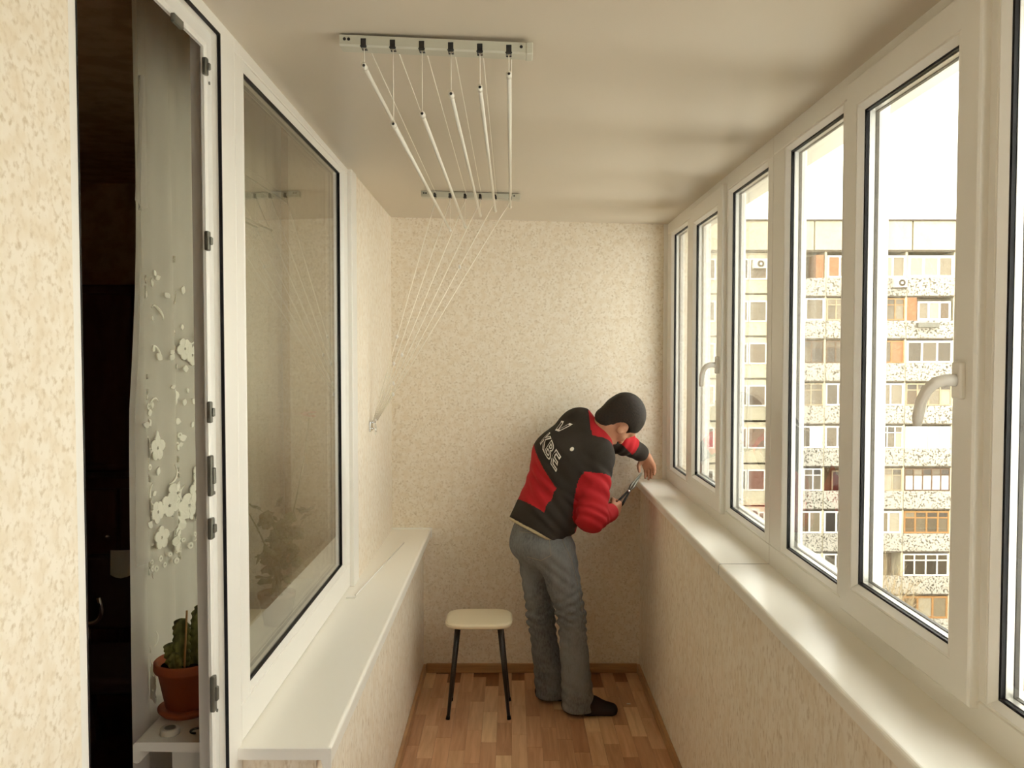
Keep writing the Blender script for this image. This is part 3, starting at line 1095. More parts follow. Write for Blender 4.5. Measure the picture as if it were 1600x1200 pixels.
M['skin'] = mat('skin', (190, 138, 108), .55, .35, 0, (60, .1))
M['hair'] = speckle('short_dark_hair', (46, 36, 28), (30, 24, 20), 160, .4, .65, (1, 1, 1), .7, .3, 3)
M['jblack'] = mat('jacket_black', (50, 45, 40), .85, .2, 0, (220, .15))
M['jred'] = mat('jacket_red', (172, 34, 40), .8, .2, 0, (220, .15))
M['jeans'] = speckle('grey_denim', (116, 118, 120), (90, 92, 94), 120, .4, .7, (1, 1, .4), .9, .15, 3, (132, 134, 134), 9)
M['shirt'] = mat('beige_shirt', (186, 172, 140), .85)
M['shoe'] = mat('black_sock_shoe', (40, 32, 30), .8, .2)
M['white_print'] = mat('white_print', (232, 230, 224), .7)

J = {k: np.array(unp(*v)) for k, v in {
    'pelvis': (844, 838, 4.37), 'hipR': (868, 862, 4.29), 'hipL': (838, 858, 4.46),
    'kneeR': (893, 962, 4.25), 'kneeL': (845, 962, 4.43), 'ankR': (902, 1085, 4.235), 'ankL': (860, 1074, 4.40),
    'waist': (850, 808, 4.37), 'chest': (886, 718, 4.44), 'neck': (929, 677, 4.48),
    'shR': (934, 716, 4.33), 'shL': (898, 672, 4.62), 'elR': (925, 808, 4.21), 'wrR': (955, 800, 4.425),
    'elL': (972, 690, 4.64), 'wrL': (1008, 712, 4.68), 'head': (970, 657, 4.45)}.items()}
FWD = nrm((.82, .57, -.0))            # way the hips face
LAT = nrm((.50, -.78, -.30))          # towards his right shoulder
spine = nrm(J['neck'] - J['waist'])
LATs = nrm(LAT - spine * (LAT @ spine))
BACK = nrm(np.cross(LATs, spine))     # out of his back
if BACK @ FWD > 0:
    BACK = -BACK
LATh = nrm((.57, -.82, 0))

man = thing('person', 'person in red and black jacket and jeans bending over the windowsill corner', 'person', (float(J['ankR'][0]), 4.3, FZ))

hf = nrm((.30, .45, -.84))
hu = np.array((.80, .15, .45)); hu = nrm(hu - hf * (hu @ hf))
hr = np.cross(hf, hu)
H = J['head']


def hp(r, f, u):
    return H + hr * r + hf * f + hu * u


lo = np.array((-.02, 3.98, FZ - .01)); hi = np.array((.86, 4.80, 1.62))
body = Vol(lo, hi, .0045)
# torso, pelvis and limbs (under the clothes)
body.cone(J['waist'], J['chest'], .095, .115, .03, LATs, 1.4)
body.cone(J['chest'], J['neck'] - spine * .06, .115, .085, .03, LATs, 1.5)
body.cone(J['pelvis'], J['waist'], .105, .095, .03, LATh, 1.35)
for s in 'RL':
    body.cone(J['hip' + s], J['knee' + s], .075, .052, .03)
    body.cone(J['knee' + s], J['ank' + s], .052, .036, .02)
    body.cone(J['chest'] * .3 + J['neck'] * .7 - spine * .05, J['sh' + s], .06, .055, .03)
    body.cone(J['sh' + s], J['el' + s], .048, .038, .02)
    body.cone(J['el' + s], J['wr' + s], .038, .026, .02)
# neck and head
body.cone(J['neck'] - spine * .04, hp(0, -.035, -.075), .060, .056, .03)
AX = [hr, hf, hu]
body.ell(hp(0, -.018, .030), AX, (.086, .112, .098), .01)
body.ell(hp(0, .022, -.045), AX, (.064, .075, .085), .03)
body.ell(hp(0, .050, -.098), AX, (.040, .036, .028), .03)                # chin
body.cone(hp(0, .094, .012), hp(0, .118, -.034), .008, .014, .012)       # nose
body.cone(hp(-.05, .072, .022), hp(.05, .072, .022), .014, .014, .02)    # brow
for s in (-1, 1):
    body.ell(hp(s * .034, .098, .000), AX, (.016, .014, .010), .004, 'cut')
    body.ell(hp(s * .034, .084, .000), AX, (.013, .013, .012), .004)     # eye ball
    body.cone(hp(s * .045, .066, -.035), hp(s * .05, .045, -.04), .018, .02, .02)
    # ear: rim and lobe
    body.ell(hp(s * .083, -.004, -.034), [nrm(hr * s - hf * .35), nrm(hf + hr * s * .35), hu], (.009, .021, .034), .006)
    body.ell(hp(s * .094, .002, -.030), [nrm(hr * s - hf * .35), nrm(hf + hr * s * .35), hu], (.006, .010, .018), .003, 'cut')
body.cone(hp(-.022, .096, -.070), hp(.022, .096, -.070), .007, .007, .006)   # lips
body.cone(hp(-.020, .092, -.080), hp(.020, .092, -.080), .008, .008, .006)


def hand(wr, palm_dir, across, curl, thumb_side, lens=(.072, .082, .078, .062), bend=.9, spread=.020):
    """palm, four bent fingers and a thumb; palm_dir wrist->knuckles, across = index->little, curl = way the fingers close"""
    palm_dir, across, curl = nrm(palm_dir), nrm(across), nrm(curl)
    kn = wr + palm_dir * .078
    for i in range(4):
        a = wr + palm_dir * .012 + across * (i - 1.5) * .013
        b = kn + across * (i - 1.5) * spread - palm_dir * (.004 * abs(i - 1.2))
        body.cone(a, b, .015, .0125, .012)
        L_ = lens[i]
        d1 = nrm(palm_dir * math.cos(bend * .8) + curl * math.sin(bend * .8))
        d2 = nrm(palm_dir * math.cos(bend * 1.9) + curl * math.sin(bend * 1.9))
        d3 = nrm(palm_dir * math.cos(bend * 2.6) + curl * math.sin(bend * 2.6))
        p1 = b + d1 * L_ * .45
        p2 = p1 + d2 * L_ * .33
        p3 = p2 + d3 * L_ * .24
        body.cone(b, p1, .0098, .0090, .004)
        body.cone(p1, p2, .0090, .0082, .003)
        body.cone(p2, p3, .0082, .0070, .003)
    th0 = wr + palm_dir * .020 - across * .022 + curl * .008
    th1 = th0 + nrm(palm_dir * .7 - across * .55 + curl * .45) * .042
    th2 = th1 + nrm(palm_dir * .75 + across * .15 + curl * .65) * .034
    body.cone(th0, th1, .014, .0112, .008)
    body.cone(th1, th2, .0108, .0085, .004)
    return kn


tool_a, tool_b = np.array(unp(959, 800, 4.46)), np.array(unp(1003, 739, 4.60))
tdir = nrm(tool_b - tool_a)
# right hand closes round the tool handles
pd = nrm(np.array(unp(971, 793, 4.50)) - J['wrR'])
acr = -nrm(tdir - pd * (tdir @ pd))
crl = np.cross(pd, acr)
if crl[1] < 0:
    crl = -crl
hand(J['wrR'], pd, acr, crl, 1, bend=1.05)
# left hand pressed down into the corner of the sill
pdl = nrm(np.array(unp(1018, 738, 4.695)) - J['wrL'])
acl = nrm((.75, -.55, .0)); acl = nrm(acl - pdl * (acl @ pdl))
crl2 = np.cross(pdl, acl)
if crl2[0] > 0:
    crl2 = -crl2
hand(J['wrL'] - pdl * .008, pdl, acl, crl2, 1, bend=.38, lens=(.062, .068, .064, .052))
# feet
for s in 'RL':
    a = J['ank' + s]
    body.cone(a, (a[0] + .02, a[1], FZ + .045), .036, .032, .02)
    body.cone((a[0] - .03, a[1], FZ + .04), (a[0] + .15, a[1] - .015, FZ + .028), .030, .022, .02)
sdf_obj('body', body, [M['skin']], man)
del body

# hair cap
hv = Vol(H - .16, H + .16, .004)
hv.ell(hp(0, -.020, .034), AX, (.096, .121, .108), .01)
hv.cone(hp(0, -.070, -.02), hp(0, -.062, -.080), .051, .047, .03, hr, 1.25)
sl, P = hv.block(hv.lo, hv.lo + hv.h * hv.n)
q = P - H
rr, ff, uu = q @ hr, q @ hf, q @ hu
line = np.where(ff < 0, -.034 + 1.6 * ff, -.034 + .95 * ff) + .05 * np.clip(ff - .05, 0, 1) * 4
sideb = np.where((ff > .012) & (ff < .04), -.02, 0)
cut1 = (line + sideb) - uu
ear_gap = .040 - np.sqrt((ff + .003) ** 2 + (uu + .038) ** 2) + np.where(np.abs(rr) > .05, 0, -1)
hv.F[sl] = np.maximum(hv.F[sl], np.maximum(cut1 * .8, ear_gap).astype(np.float32))
hv.F[sl] += (.0012 * np.sin(P[..., 0] * 420) * np.sin(P[..., 1] * 390 + 1) * np.sin(P[..., 2] * 405)).astype(np.float32)
sdf_obj('hair', hv, [M['hair']], man, smooth_it=1)


def wrinkle(vol, spots):
    """soft cloth folds: (centre, axis, wavelength, amplitude, reach)"""
    sl, P = vol.block(vol.lo, vol.lo + vol.h * vol.n)
    add = np.zeros(P.shape[:3], np.float32)
    for c, ax, wl, amp, reach in spots:
        q = P - np.array(c)
        d2 = (q * q).sum(-1)
        warp = .25 * np.sin(P[..., 2] * 31 + P[..., 0] * 17) + .2 * np.sin(P[..., 1] * 43 - P[..., 2] * 13)
        add += (amp * np.exp(-d2 / (reach * reach)) * np.sin((q @ nrm(ax)) * 2 * math.pi / wl + warp * 3)).astype(np.float32)
    vol.F[sl] += add


# jeans
jv = Vol((-.04, 4.00, FZ - .01), (.56, 4.72, 1.14), .006)
jv.cone(J['pelvis'] - np.array((0, 0, .015)), J['waist'] - np.array((0, 0, .01)), .128, .116, .03, LATh, 1.32)
jv.cone(J['pelvis'] - FWD * .045 + LATh * .055 - np.array((0, 0, .045)), J['pelvis'] - FWD * .02 + LATh * .06, .085, .085, .04)
jv.cone(J['pelvis'] - FWD * .045 - LATh * .055 - np.array((0, 0, .045)), J['pelvis'] - FWD * .02 - LATh * .06, .085, .085, .04)
for s in 'RL':
    k_, a_, h_ = J['knee' + s], J['ank' + s], J['hip' + s]
    jv.cone(h_, k_, .102, .070, .045)
    jv.cone(k_, a_ + (k_ - a_) * .5, .070, .068, .02)
    hem = np.array((a_[0] + .005, a_[1], FZ + .035))
    jv.cone(a_ + (k_ - a_) * .5, hem, .068, .083, .02)
sl, P = jv.block(jv.lo, jv.lo + jv.h * jv.n)
jv.F[sl] = np.maximum(jv.F[sl], (FZ + .022 - P[..., 2]).astype(np.float32))
jv.F[sl] = np.maximum(jv.F[sl], (((P - J['waist'] - np.array((0, 0, .035))) @ nrm(spine * .55 + np.array((0, 0, .6))))).astype(np.float32))
wr = []
for s in 'RL':
    for off, ax in ((.0, (.3, .2, 1)), (.05, (-.4, .1, 1)), (-.06, (.5, .2, 1))):
        wr.append((J['knee' + s] + np.array((0, 0, off)), ax, .040, .0075, .09))
    wr.append((np.array((J['ank' + s][0], J['ank' + s][1], .10)), (.4, .1, 1), .05, .007, .09))
    wr.append((J['hip' + s] * .7 + J['knee' + s] * .3, (.7, .2, .8), .05, .0055, .12))
wrinkle(jv, wr)
sdf_obj('jeans', jv, [M['jeans']], man, smooth_it=1)

def seg_field(P, a, b):
    ab = b - a
    t = np.clip(((P - a) @ ab) / (ab @ ab), 0, 1)
    return np.linalg.norm(P - (a + t[..., None] * ab), axis=-1)


# jacket
SC, EC = .070, .060
jk = Vol((-.04, 4.05, .66), (.82, 4.775, 1.60), .0055)
jk.cone(J['waist'] + spine * .015, J['chest'], .127, .140, .03, LATs, 1.38)
jk.cone(J['chest'], J['neck'] - spine * .075, .140, .095, .04, LATs, 1.6)
jk.cone(J['waist'] - BACK * .02 - spine * .05, J['waist'] - BACK * .03 + spine * .10, .122, .13, .03, LATs, 1.30)
jk.ell(J['waist'] + spine * .30 + BACK * .055, [LATs, BACK, spine], (.15, .085, .18), .05)
jk.ell(J['neck'] - spine * .085 + BACK * .035 - LATs * .055, [LATs, BACK, spine], (.17, .09, .12), .06)
jk.cone(J['neck'] - spine * .03 + BACK * .01, J['shL'], .090, .075, .06)
jk.ell(unp(908, 662, 4.54), [LATs, BACK, spine], (.105, .085, .085), .05)
jk.cone(J['waist'] - spine * .12, J['waist'] + spine * .03, .126, .127, .03, LATs, 1.38)
mid = J['neck'] - spine * .07
for s in 'RL':
    jk.cone(mid, J['sh' + s], .085, .080, .04)
    jk.cone(J['sh' + s], J['el' + s], .080, .070, .03)
jk.cone(J['elR'], J['elR'] + (J['wrR'] - J['elR']) * .90, .068, .048, .03)
jk.cone(J['elL'], J['elL'] + (J['wrL'] - J['elL']) * .78, .060, .048, .03)
# stand collar
jk.cone(J['neck'] - spine * .05, J['neck'] + spine * .03 + nrm(H - J['neck']) * .045, .092, .080, .012)
sl, P = jk.block(jk.lo, jk.lo + jk.h * jk.n)
# cut off: hem plane, wrist openings, neck opening
hemn = nrm(spine * .9 + BACK * .10)
jk.F[sl] = np.maximum(jk.F[sl], (-((P - (J['waist'] - spine * .080)) @ hemn)).astype(np.float32))
top = nrm(nrm(H - J['neck']) + spine * .6)
cutn = ((P - (J['neck'] + top * .052)) @ top)
near_neck = np.linalg.norm(P - J['neck'], axis=-1) < .16
jk.F[sl] = np.where(near_neck, np.maximum(jk.F[sl], cutn), jk.F[sl]).astype(np.float32)
inner = seg_field(P, J['neck'] + top * .02, J['neck'] + top * .12) - .070
jk.F[sl] = np.maximum(jk.F[sl], -inner).astype(np.float32)
wrinkle(jk, [(J['waist'] + spine * .16 + BACK * .12, spine * 1 + LATs * .35, .060, .0095, .13),
             (J['waist'] + spine * .05 + LATs * .10, spine + LATs * .4, .05, .008, .12),
             (J['elR'], nrm(J['shR'] - J['elR']) + FWD * .4, .046, .009, .09),
             (J['shR'] * .5 + J['elR'] * .5, nrm(J['shR'] - J['elR']) + FWD * .8, .06, .009, .10),
             (J['elL'], nrm(J['wrL'] - J['elL']), .045, .006, .09),
             (J['shR'], LATs + spine * .5, .06, .004, .09)])


def jacket_pick(Pc):
    n = len(Pc)
    out = np.zeros(n, int)          # 0 black, 1 red
    t = ((Pc - (J['waist'] - spine * .080)) @ spine) / .60     # 0 hem .. 1 neck
    s = (Pc - J['waist']) @ LATs
    bk = (Pc - J['waist'] - np.outer((Pc - J['waist']) @ spine, spine)) @ BACK
    tR, dR = seg_t(Pc, J['shR'], J['elR'])
    tR2, dR2 = seg_t(Pc, J['elR'], J['wrR'])
    tL, dL = seg_t(Pc, J['shL'], J['elL'])
    tL2, dL2 = seg_t(Pc, J['elL'], J['wrL'])
    dC, _ = seg_t(Pc, J['waist'], J['neck'])
    dT = seg_t(Pc, J['waist'], J['neck'])[1]
    armR = ((dR < .096) & (tR > .05) & (dT > .115) & (s > .10)) | ((dR2 < .085) & (s > .05))
    armL = ((dL < .096) & (tL > .35) & (s < .02)) | (dL2 < .085)
    # lower red field on the back with a dark underarm stripe, red patch at the front
    edge = .56 - .9 * (s + .12)
    red = (t > .15) & (t < np.clip(edge, .34, .64)) & (s < .095) & (bk > -.03)
    red |= (t > .0) & (t < .22) & (s > .06) & (bk < -.07)
    out[red] = 1
    out[armR] = 0
    out[armR & (((tR > .32) & (dR <= dR2 + .01)) | (dR2 < dR))] = 1
    out[armL] = 0
    out[armL & (dL2 <= dL) & (tL2 < .46) ] = 1
    out[armL & (dL < dL2) & (tL > .55)] = 1
    # underside of the left sleeve stays dark
    und = armL & ((Pc - J['elL']) @ nrm((-.75, -.1, -.8)) > .018)
    out[und] = 0
    # collar
    cn = nrm(top + LATs * .45 - BACK * .25)
    col = (np.linalg.norm(Pc - J['neck'], axis=1) < .15) & (((Pc - (J['neck'] + top * .006)) @ cn) > 0)
    out[col] = 1
    return out


jacket = sdf_obj('jacket', jk, [M['jblack'], M['jred']], man, jacket_pick, 2)

# shirt hem showing under the jacket at the back
sv = Vol((-.06, 4.05, .85), (.50, 4.75, 1.10), .006)
sv.cone(J['waist'] - spine * .10, J['waist'] + spine * .03, .123, .121, .02, LATs, 1.36)
sl, P = sv.block(sv.lo, sv.lo + sv.h * sv.n)
sv.F[sl] = np.maximum(sv.F[sl], np.maximum(-((P - (J['waist'] - spine * .093)) @ hemn), ((P - (J['waist'] - spine * .05)) @ hemn)).astype(np.float32))
sdf_obj('shirt_hem', sv, [M['shirt']], man, smooth_it=1)

# shoes
for s in 'RL':
    a = J['ank' + s]
    sv = Vol((a[0] - .12, a[1] - .09, FZ - .01), (a[0] + .26, a[1] + .09, FZ + .14), .005)
    dy = -.02 if s == 'R' else .02
    sv.cone((a[0] - .035, a[1], FZ + .045), (a[0] + .07, a[1] + dy * .4, FZ + .043), .046, .044, .02)
    sv.cone((a[0] + .06, a[1] + dy * .4, FZ + .040), (a[0] + .165, a[1] + dy, FZ + .026), .046, .034, .03)
    sv.cone((a[0] - .01, a[1], FZ + .05), (a[0] - .005, a[1], FZ + .105), .044, .040, .02)
    sl, P = sv.block(sv.lo, sv.lo + sv.h * sv.n)
    sv.F[sl] = np.maximum(sv.F[sl], (FZ + .001 - P[..., 2]).astype(np.float32))
    sdf_obj('shoe', sv, [M['shoe']], man, smooth_it=1)

# details on the clothes: snap the mark, lettering and seams onto the cloth
bv = BVHTree.FromPolygons([v.co.copy() for v in jacket.data.vertices], [tuple(p.vertices) for p in jacket.data.polygons])
LV, SV, BV = Vector(LATs), Vector(spine), Vector(BACK)


def on_back(u, v, lift):
    """u across the back to his right, v up the spine from the hem"""
    o = Vector(J['waist']) + LV * u + SV * v + BV * .45
    hit = bv.ray_cast(o, -BV)
    return hit[0] + hit[1] * lift if hit[0] else None


def lettering(name, text, size, u0, v0, offset, lift, m):
    cu_ = bpy.data.curves.new(name, 'FONT')
    cu_.body = text
    cu_.size = size
    cu_.offset = offset
    cu_.resolution_u = 3
    cu_.space_character = 1.12
    to = bpy.data.objects.new(name, cu_)
    C.objects.link(to)
    dg = bpy.context.evaluated_depsgraph_get()
    me = bpy.data.meshes.new_from_object(to.evaluated_get(dg))
    bpy.data.objects.remove(to)
    bm = bmesh.new(); bm.from_mesh(me)
    bmesh.ops.triangulate(bm, faces=bm.faces)
    for _ in range(2):
        bmesh.ops.subdivide_edges(bm, edges=[e_ for e_ in bm.edges if e_.calc_length() > .012], cuts=1)
    for v in bm.verts:
        p = on_back(u0 + v.co.x, v0 + v.co.y - .55 * v.co.x, lift)
        if p is not None:
            v.co = p
    bm.to_mesh(me); bm.free()
    me.materials.clear()
    me.materials.append(m)
    return link(name, me, jacket)


lettering('lettering', 'KBE', .100, -.125, .315, .0045, .0022, M['white_print'])
lettering('lettering_fill', 'KBE', .100, -.125, .315, -.0015, .0034, M['jblack'])


def back_strip(name, pts, w, m, lift=.0022):
    V, Fc = [], []
    for i, (u, v) in enumerate(pts):
        V.append(on_back(u - w / 2, v, lift)); V.append(on_back(u + w / 2, v, lift))
    if any(p is None for p in V):
        return
    for i in range(len(pts) - 1):
        Fc.append((2 * i, 2 * i + 1, 2 * i + 3, 2 * i + 2))
    return obj(name, V, Fc, m, jacket)


def mark_bar(u0, v0, u1, v1):
    L_ = 6
    back_strip('back_mark', [(u0 + (u1 - u0) * i / L_, v0 + (v1 - v0) * i / L_) for i in range(L_ + 1)], .026, M['white_print'])
    back_strip('back_mark_fill', [(u0 + (u1 - u0) * i / L_, v0 + (v1 - v0) * i / L_) for i in range(L_ + 1)][1:-1], .014, M['jblack'], .0034)


mark_bar(-.120, .475, -.088, .405)
mark_bar(-.045, .475, -.078, .405)
p = on_back(.085, .345, .003)
if p is not None:
    V, Fc = tube_data([p, p + BV * .004], .011, 14)
    obj('badge', V, Fc, M['white_print'], jacket)

jo = [o for o in man.children if o.name.startswith('jeans')][0]
bj = BVHTree.FromPolygons([v.co.copy() for v in jo.data.vertices], [tuple(p.vertices) for p in jo.data.polygons])
M['seam'] = mat('denim_seam', (66, 64, 62), .9)
M['stitch'] = mat('denim_stitch', (140, 132, 118), .9)


def seam(pxs, m, r=.0022):
    P_ = []
    for a, b in zip(pxs[:-1], pxs[1:]):
        for i in range(5):
            t = i / 5
            P_.append((a[0] + (b[0] - a[0]) * t, a[1] + (b[1] - a[1]) * t))
    P_.append(pxs[-1])
    co = []
    for x, y in P_:
        d = (unp(x, y, 1) - cam.location).normalized()
        h = bj.ray_cast(cam.location, d)
        if h[0]:
            co.append(h[0] - d * .0005)
    if len(co) > 2:
        tube('seam', co, r, m, jo, 5)


seam([(878, 842), (893, 875), (903, 915), (910, 955), (916, 985)], M['stitch'], .0018)
seam([(812, 831), (835, 833), (857, 832), (861, 868), (845, 876), (824, 870)], M['stitch'], .0016)

# hand tool
tl = thing('hand_tool', 'dark metal pliers held above the windowsill', 'pliers', tuple(tool_a))
tv = Vector(tdir)
side = tv.cross(Vector((0, 1, 0))).normalized()
ta, tb = Vector(tool_a), Vector(tool_b)
L_ = (tb - ta).length
for s in (-1, 1):
    tube('grip', [ta - tv * .035 + side * s * .012, ta + tv * L_ * .25 + side * s * .013, ta + tv * L_ * .52 + side * s * .004], [.0055, .0065, .005], M['gasket'], tl, 10)
    tube('jaw', [ta + tv * L_ * .50 - side * s * .001, ta + tv * L_ * .64 + side * s * .008, tb + side * s * .002], [.006, .0075, .0025], M['steel'], tl, 8)
pv_ = ta + tv * L_ * .52
V, Fc = tube_data([pv_ - Vector((0, .007, 0)), pv_ + Vector((0, .007, 0))], .009, 12)
obj('pivot', V, Fc, M['chrome'], tl, True)


# ------------------------------------------------------------------ outside: opposite apartment block, trees, ground
YF = 57.0
GZ = -18.6


def fx(px):
    return (px - 800) * YF / F_PX * 1.0


def fz(py):
    return unp(1400, py, YF).z


M['panel'] = speckle('cream_panel', (206, 196, 170), (196, 185, 158), 1.2, .4, .7, (1, 1, 1), .9, .2)
M['pebble'] = speckle('pebble_dash', (192, 186, 174), (88, 82, 72), 9.5, .52, .61, (1, 1, 1), .9, .2, 4)
M['facade_white'] = mat('facade_white', (216, 210, 198), .7)
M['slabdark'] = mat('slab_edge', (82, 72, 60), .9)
M['brick'] = speckle('orange_brick', (176, 124, 92), (160, 108, 78), 6, .4, .6, (1, 1, 1), .9)
M['wframe'] = mat('white_frame', (238, 234, 226), .5)
M['oframe'] = mat('ochre_wood_frame', (168, 120, 66), .6)
M['bframe'] = mat('brown_wood_frame', (104, 76, 54), .6)
M['cframe'] = mat('beige_wood_frame', (176, 158, 128), .6)
PANES = [mat('pane_%d' % i, c, .15, .5) for i, c in enumerate([(84, 74, 60), (66, 58, 50), (108, 96, 78), (132, 120, 100), (54, 48, 44), (168, 158, 138), (100, 82, 62)])]
M['pane_blue'] = mat('pane_blue', (110, 136, 140), .15)
M['pane_rust'] = mat('pane_rust', (110, 60, 44), .3)
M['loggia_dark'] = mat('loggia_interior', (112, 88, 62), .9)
M['ground'] = speckle('spring_ground', (120, 108, 72), (92, 84, 56), .35, .4, .6, (1, 1, 1), .95, .1, 4, (150, 132, 96), .12)
M['bark'] = mat('pale_bark', (176, 156, 122), .9)
M['roofing'] = mat('roofing', (84, 70, 56), .9)

tag(box('ground', -60, 140, 4.0, 220, GZ - .5, GZ, M['ground']), 'brownish spring ground far below the windows', 'ground', kind='structure')

bld = thing('apartment_building', 'large pale panel apartment block with glazed balconies opposite', 'building', (fx(1400), YF, GZ))
PITCHY = 66.2
rows = range(0, 10)
x_l, x_b0, x_b1, x_r = fx(880), fx(1226), fx(1486), fx(2100)
zt, za = fz(346), fz(394)
# core walls
box('core_wall', x_l, x_r, YF + 1.4, YF + 12, GZ, zt, M['panel'], bld)
box('roof_edge', x_l, x_r, YF - .35, YF + 12, zt, zt + .10, M['roofing'], bld)
box('lift_house', fx(1462), fx(1560), YF + 4, YF + 9, zt + .1, zt + .55, M['roofing'], bld)
# attic panels
for a, b in ((880, 960), (960, 1040), (1040, 1122), (1122, 1268), (1268, 1420), (1420, 1560), (1560, 1640), (1640, 1720), (1720, 1800), (1800, 1950), (1950, 2100)):
    box('attic_panel', fx(a) + .05, fx(b) - .05, YF - .25, YF + 1.4, za + .12, zt - .02, M['panel'], bld)
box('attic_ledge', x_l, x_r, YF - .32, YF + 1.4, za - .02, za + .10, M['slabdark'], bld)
flat_sec = [(880, 960), (960, 1040), (1040, 1122), (1122, 1226), (1486, 1560), (1560, 1640), (1640, 1720), (1720, 1800), (1800, 1880), (1880, 1960), (1960, 2100)]
for k in rows:
    zb0, zb1 = fz(459 + PITCHY * k), fz(394 + PITCHY * k)
    for a, b in flat_sec:
        box('wall_panel', fx(a) + .03, fx(b) - .03, YF, YF + 1.4, zb0 + .05, zb1 - .04, M['panel'], bld)


def frame_mesh(key, w, h, cols, transom, thick, m, cache={}):
    if key in cache:
        return cache[key]
    V, Fc = [], []
    ring_xz(V, Fc, 0, w, 0, h, thick, -.06, .04)
    for i in range(1, cols):
        x = w * i / cols
        add_box(V, Fc, x - thick * .5, x + thick * .5, -.06, .04, thick, h - thick)
    if transom:
        z = h * .70
        add_box(V, Fc, thick, w - thick, -.058, .038, z - thick * .4, z + thick * .4)
    me = mesh('window', V, Fc, m)
    cache[key] = me
    return me


def pane_mesh(w, h, m, cache={}):
    k = (round(w, 3), round(h, 3), m.name)
    if k not in cache:
        cache[k] = box_mesh('pane', 0, w, -.01, .01, 0, h, m)
    return cache[k]


def win(px0, px1, z0, z1, y, cols, transom, fm, thick, panes, name='window'):
    w, h = fx(px1) - fx(px0), z1 - z0
    o = link(name, frame_mesh((round(w, 3), round(h, 3), cols, transom, thick, fm.name), w, h, cols, transom, thick, fm), bld, (fx(px0), y, z0))
    for i in range(cols):
        m = panes[i % len(panes)] if panes else random.choice(PANES)
        cells = [(0, .70), (.70, 1)] if transom else [(0, 1)]
        for a, b in cells:
            p = bpy.data.objects.new('pane', pane_mesh(w / cols, h * (b - a), m if a == 0 else random.choice(PANES[:4])))
            C.objects.link(p)
            p.parent = o
            p.location = (w * i / cols, .0, h * a)
    return o


# windows of the plain parts
for k in rows:
    z1, z0 = fz(404 + 65.9 * k), fz(437 + 65.9 * k)
    for a in (905, 975, 1014, 1056, 1096):
        win(a, a + 21, z0, z1, YF - .02, 1, False, M['wframe'], .10, None)
    win(1150, 1168, z0, z1, YF - .02, 1, False, M['wframe'], .10, [random.choice(PANES[:4])])
    win(1169, 1197, z0, z1, YF - .02, 1, False, M['wframe'], .09, [M['pane_rust'] if k in (5,) else random.choice([PANES[0], PANES[2], PANES[6]])])
    for a in (1500, 1540, 1586, 1602, 1660, 1700, 1745, 1790, 1830, 1890, 1930, 1990, 2040):
        win(a, a + 13, z0, z1, YF - .02, 1, False, M['wframe'], .08, [random.choice(PANES[:3])])

W, O, B, CR = M['wframe'], M['oframe'], M['bframe'], M['cframe']
P0 = PANES
# glazing of the four balcony columns, top floor first: (columns, transom, frame, thickness, panes) or a word
table = {
    (1228, 1284): [('half', W), (2, 0, W, .10, [M['pane_blue'], P0[2]]), (3, 1, B, .07, [P0[0], P0[2], P0[1]]), (3, 1, CR, .07, [P0[2], P0[3], P0[2]]),
                   (3, 0, W, .11, [P0[0], P0[2], M['wframe']]), (4, 1, W, .08, [P0[2], P0[3], P0[6], P0[2]]), (3, 0, W, .11, [P0[4], P0[6], P0[3]]), (2, 0, W, .1, [P0[5], P0[3]]), (3, 0, W, .1, None), (3, 1, B, .08, None)],
    (1288, 1346): [(3, 0, W, .11, [M['brick'], P0[3], P0[3]]), (4, 1, CR, .08, [P0[2], P0[3]]), (4, 1, B, .07, [P0[1], P0[0], P0[6], P0[2]]), (3, 0, W, .10, [P0[0], P0[2], P0[0]]),
                   (3, 0, W, .11, [P0[2], P0[0], P0[2]]), 'open', (3, 0, W, .11, [P0[4], P0[1], P0[4]]), (3, 0, W, .1, [P0[1], P0[2]]), (3, 0, W, .1, None), 'open'],
    (1349, 1409): [(3, 0, W, .12, [P0[5], P0[5], P0[3]]), (4, 1, O, .08, [P0[2], P0[3]]), (3, 0, O, .09, [P0[6], P0[2], M['brick']]), (3, 0, W, .10, [P0[5], P0[3], P0[3]]),
                   (5, 1, W, .07, [P0[4], P0[1], P0[0], P0[2], P0[5]]), (4, 1, CR, .06, [P0[5], P0[3]]), (3, 0, W, .12, [P0[2], P0[3], P0[5]]), 'open', (4, 1, W, .08, [P0[4]]), (3, 1, B, .08, None)],
    (1413, 1484): [(3, 0, W, .16, [P0[5], P0[5], P0[3]]), ('brickleft', W), (3, 0, W, .12, [P0[0], P0[2], P0[0]]), (4, 1, CR, .08, [P0[6], P0[5], P0[3], P0[5]]),
                   'blind', (5, 1, B, .07, [M['wframe']]), (4, 1, O, .10, [P0[6], P0[2], P0[0], P0[2]]), (4, 1, W, .09, [P0[4], P0[1]]), (3, 0, O, .12, [P0[6], P0[5], P0[3]]), 'open'],
}
ye = YF - .25
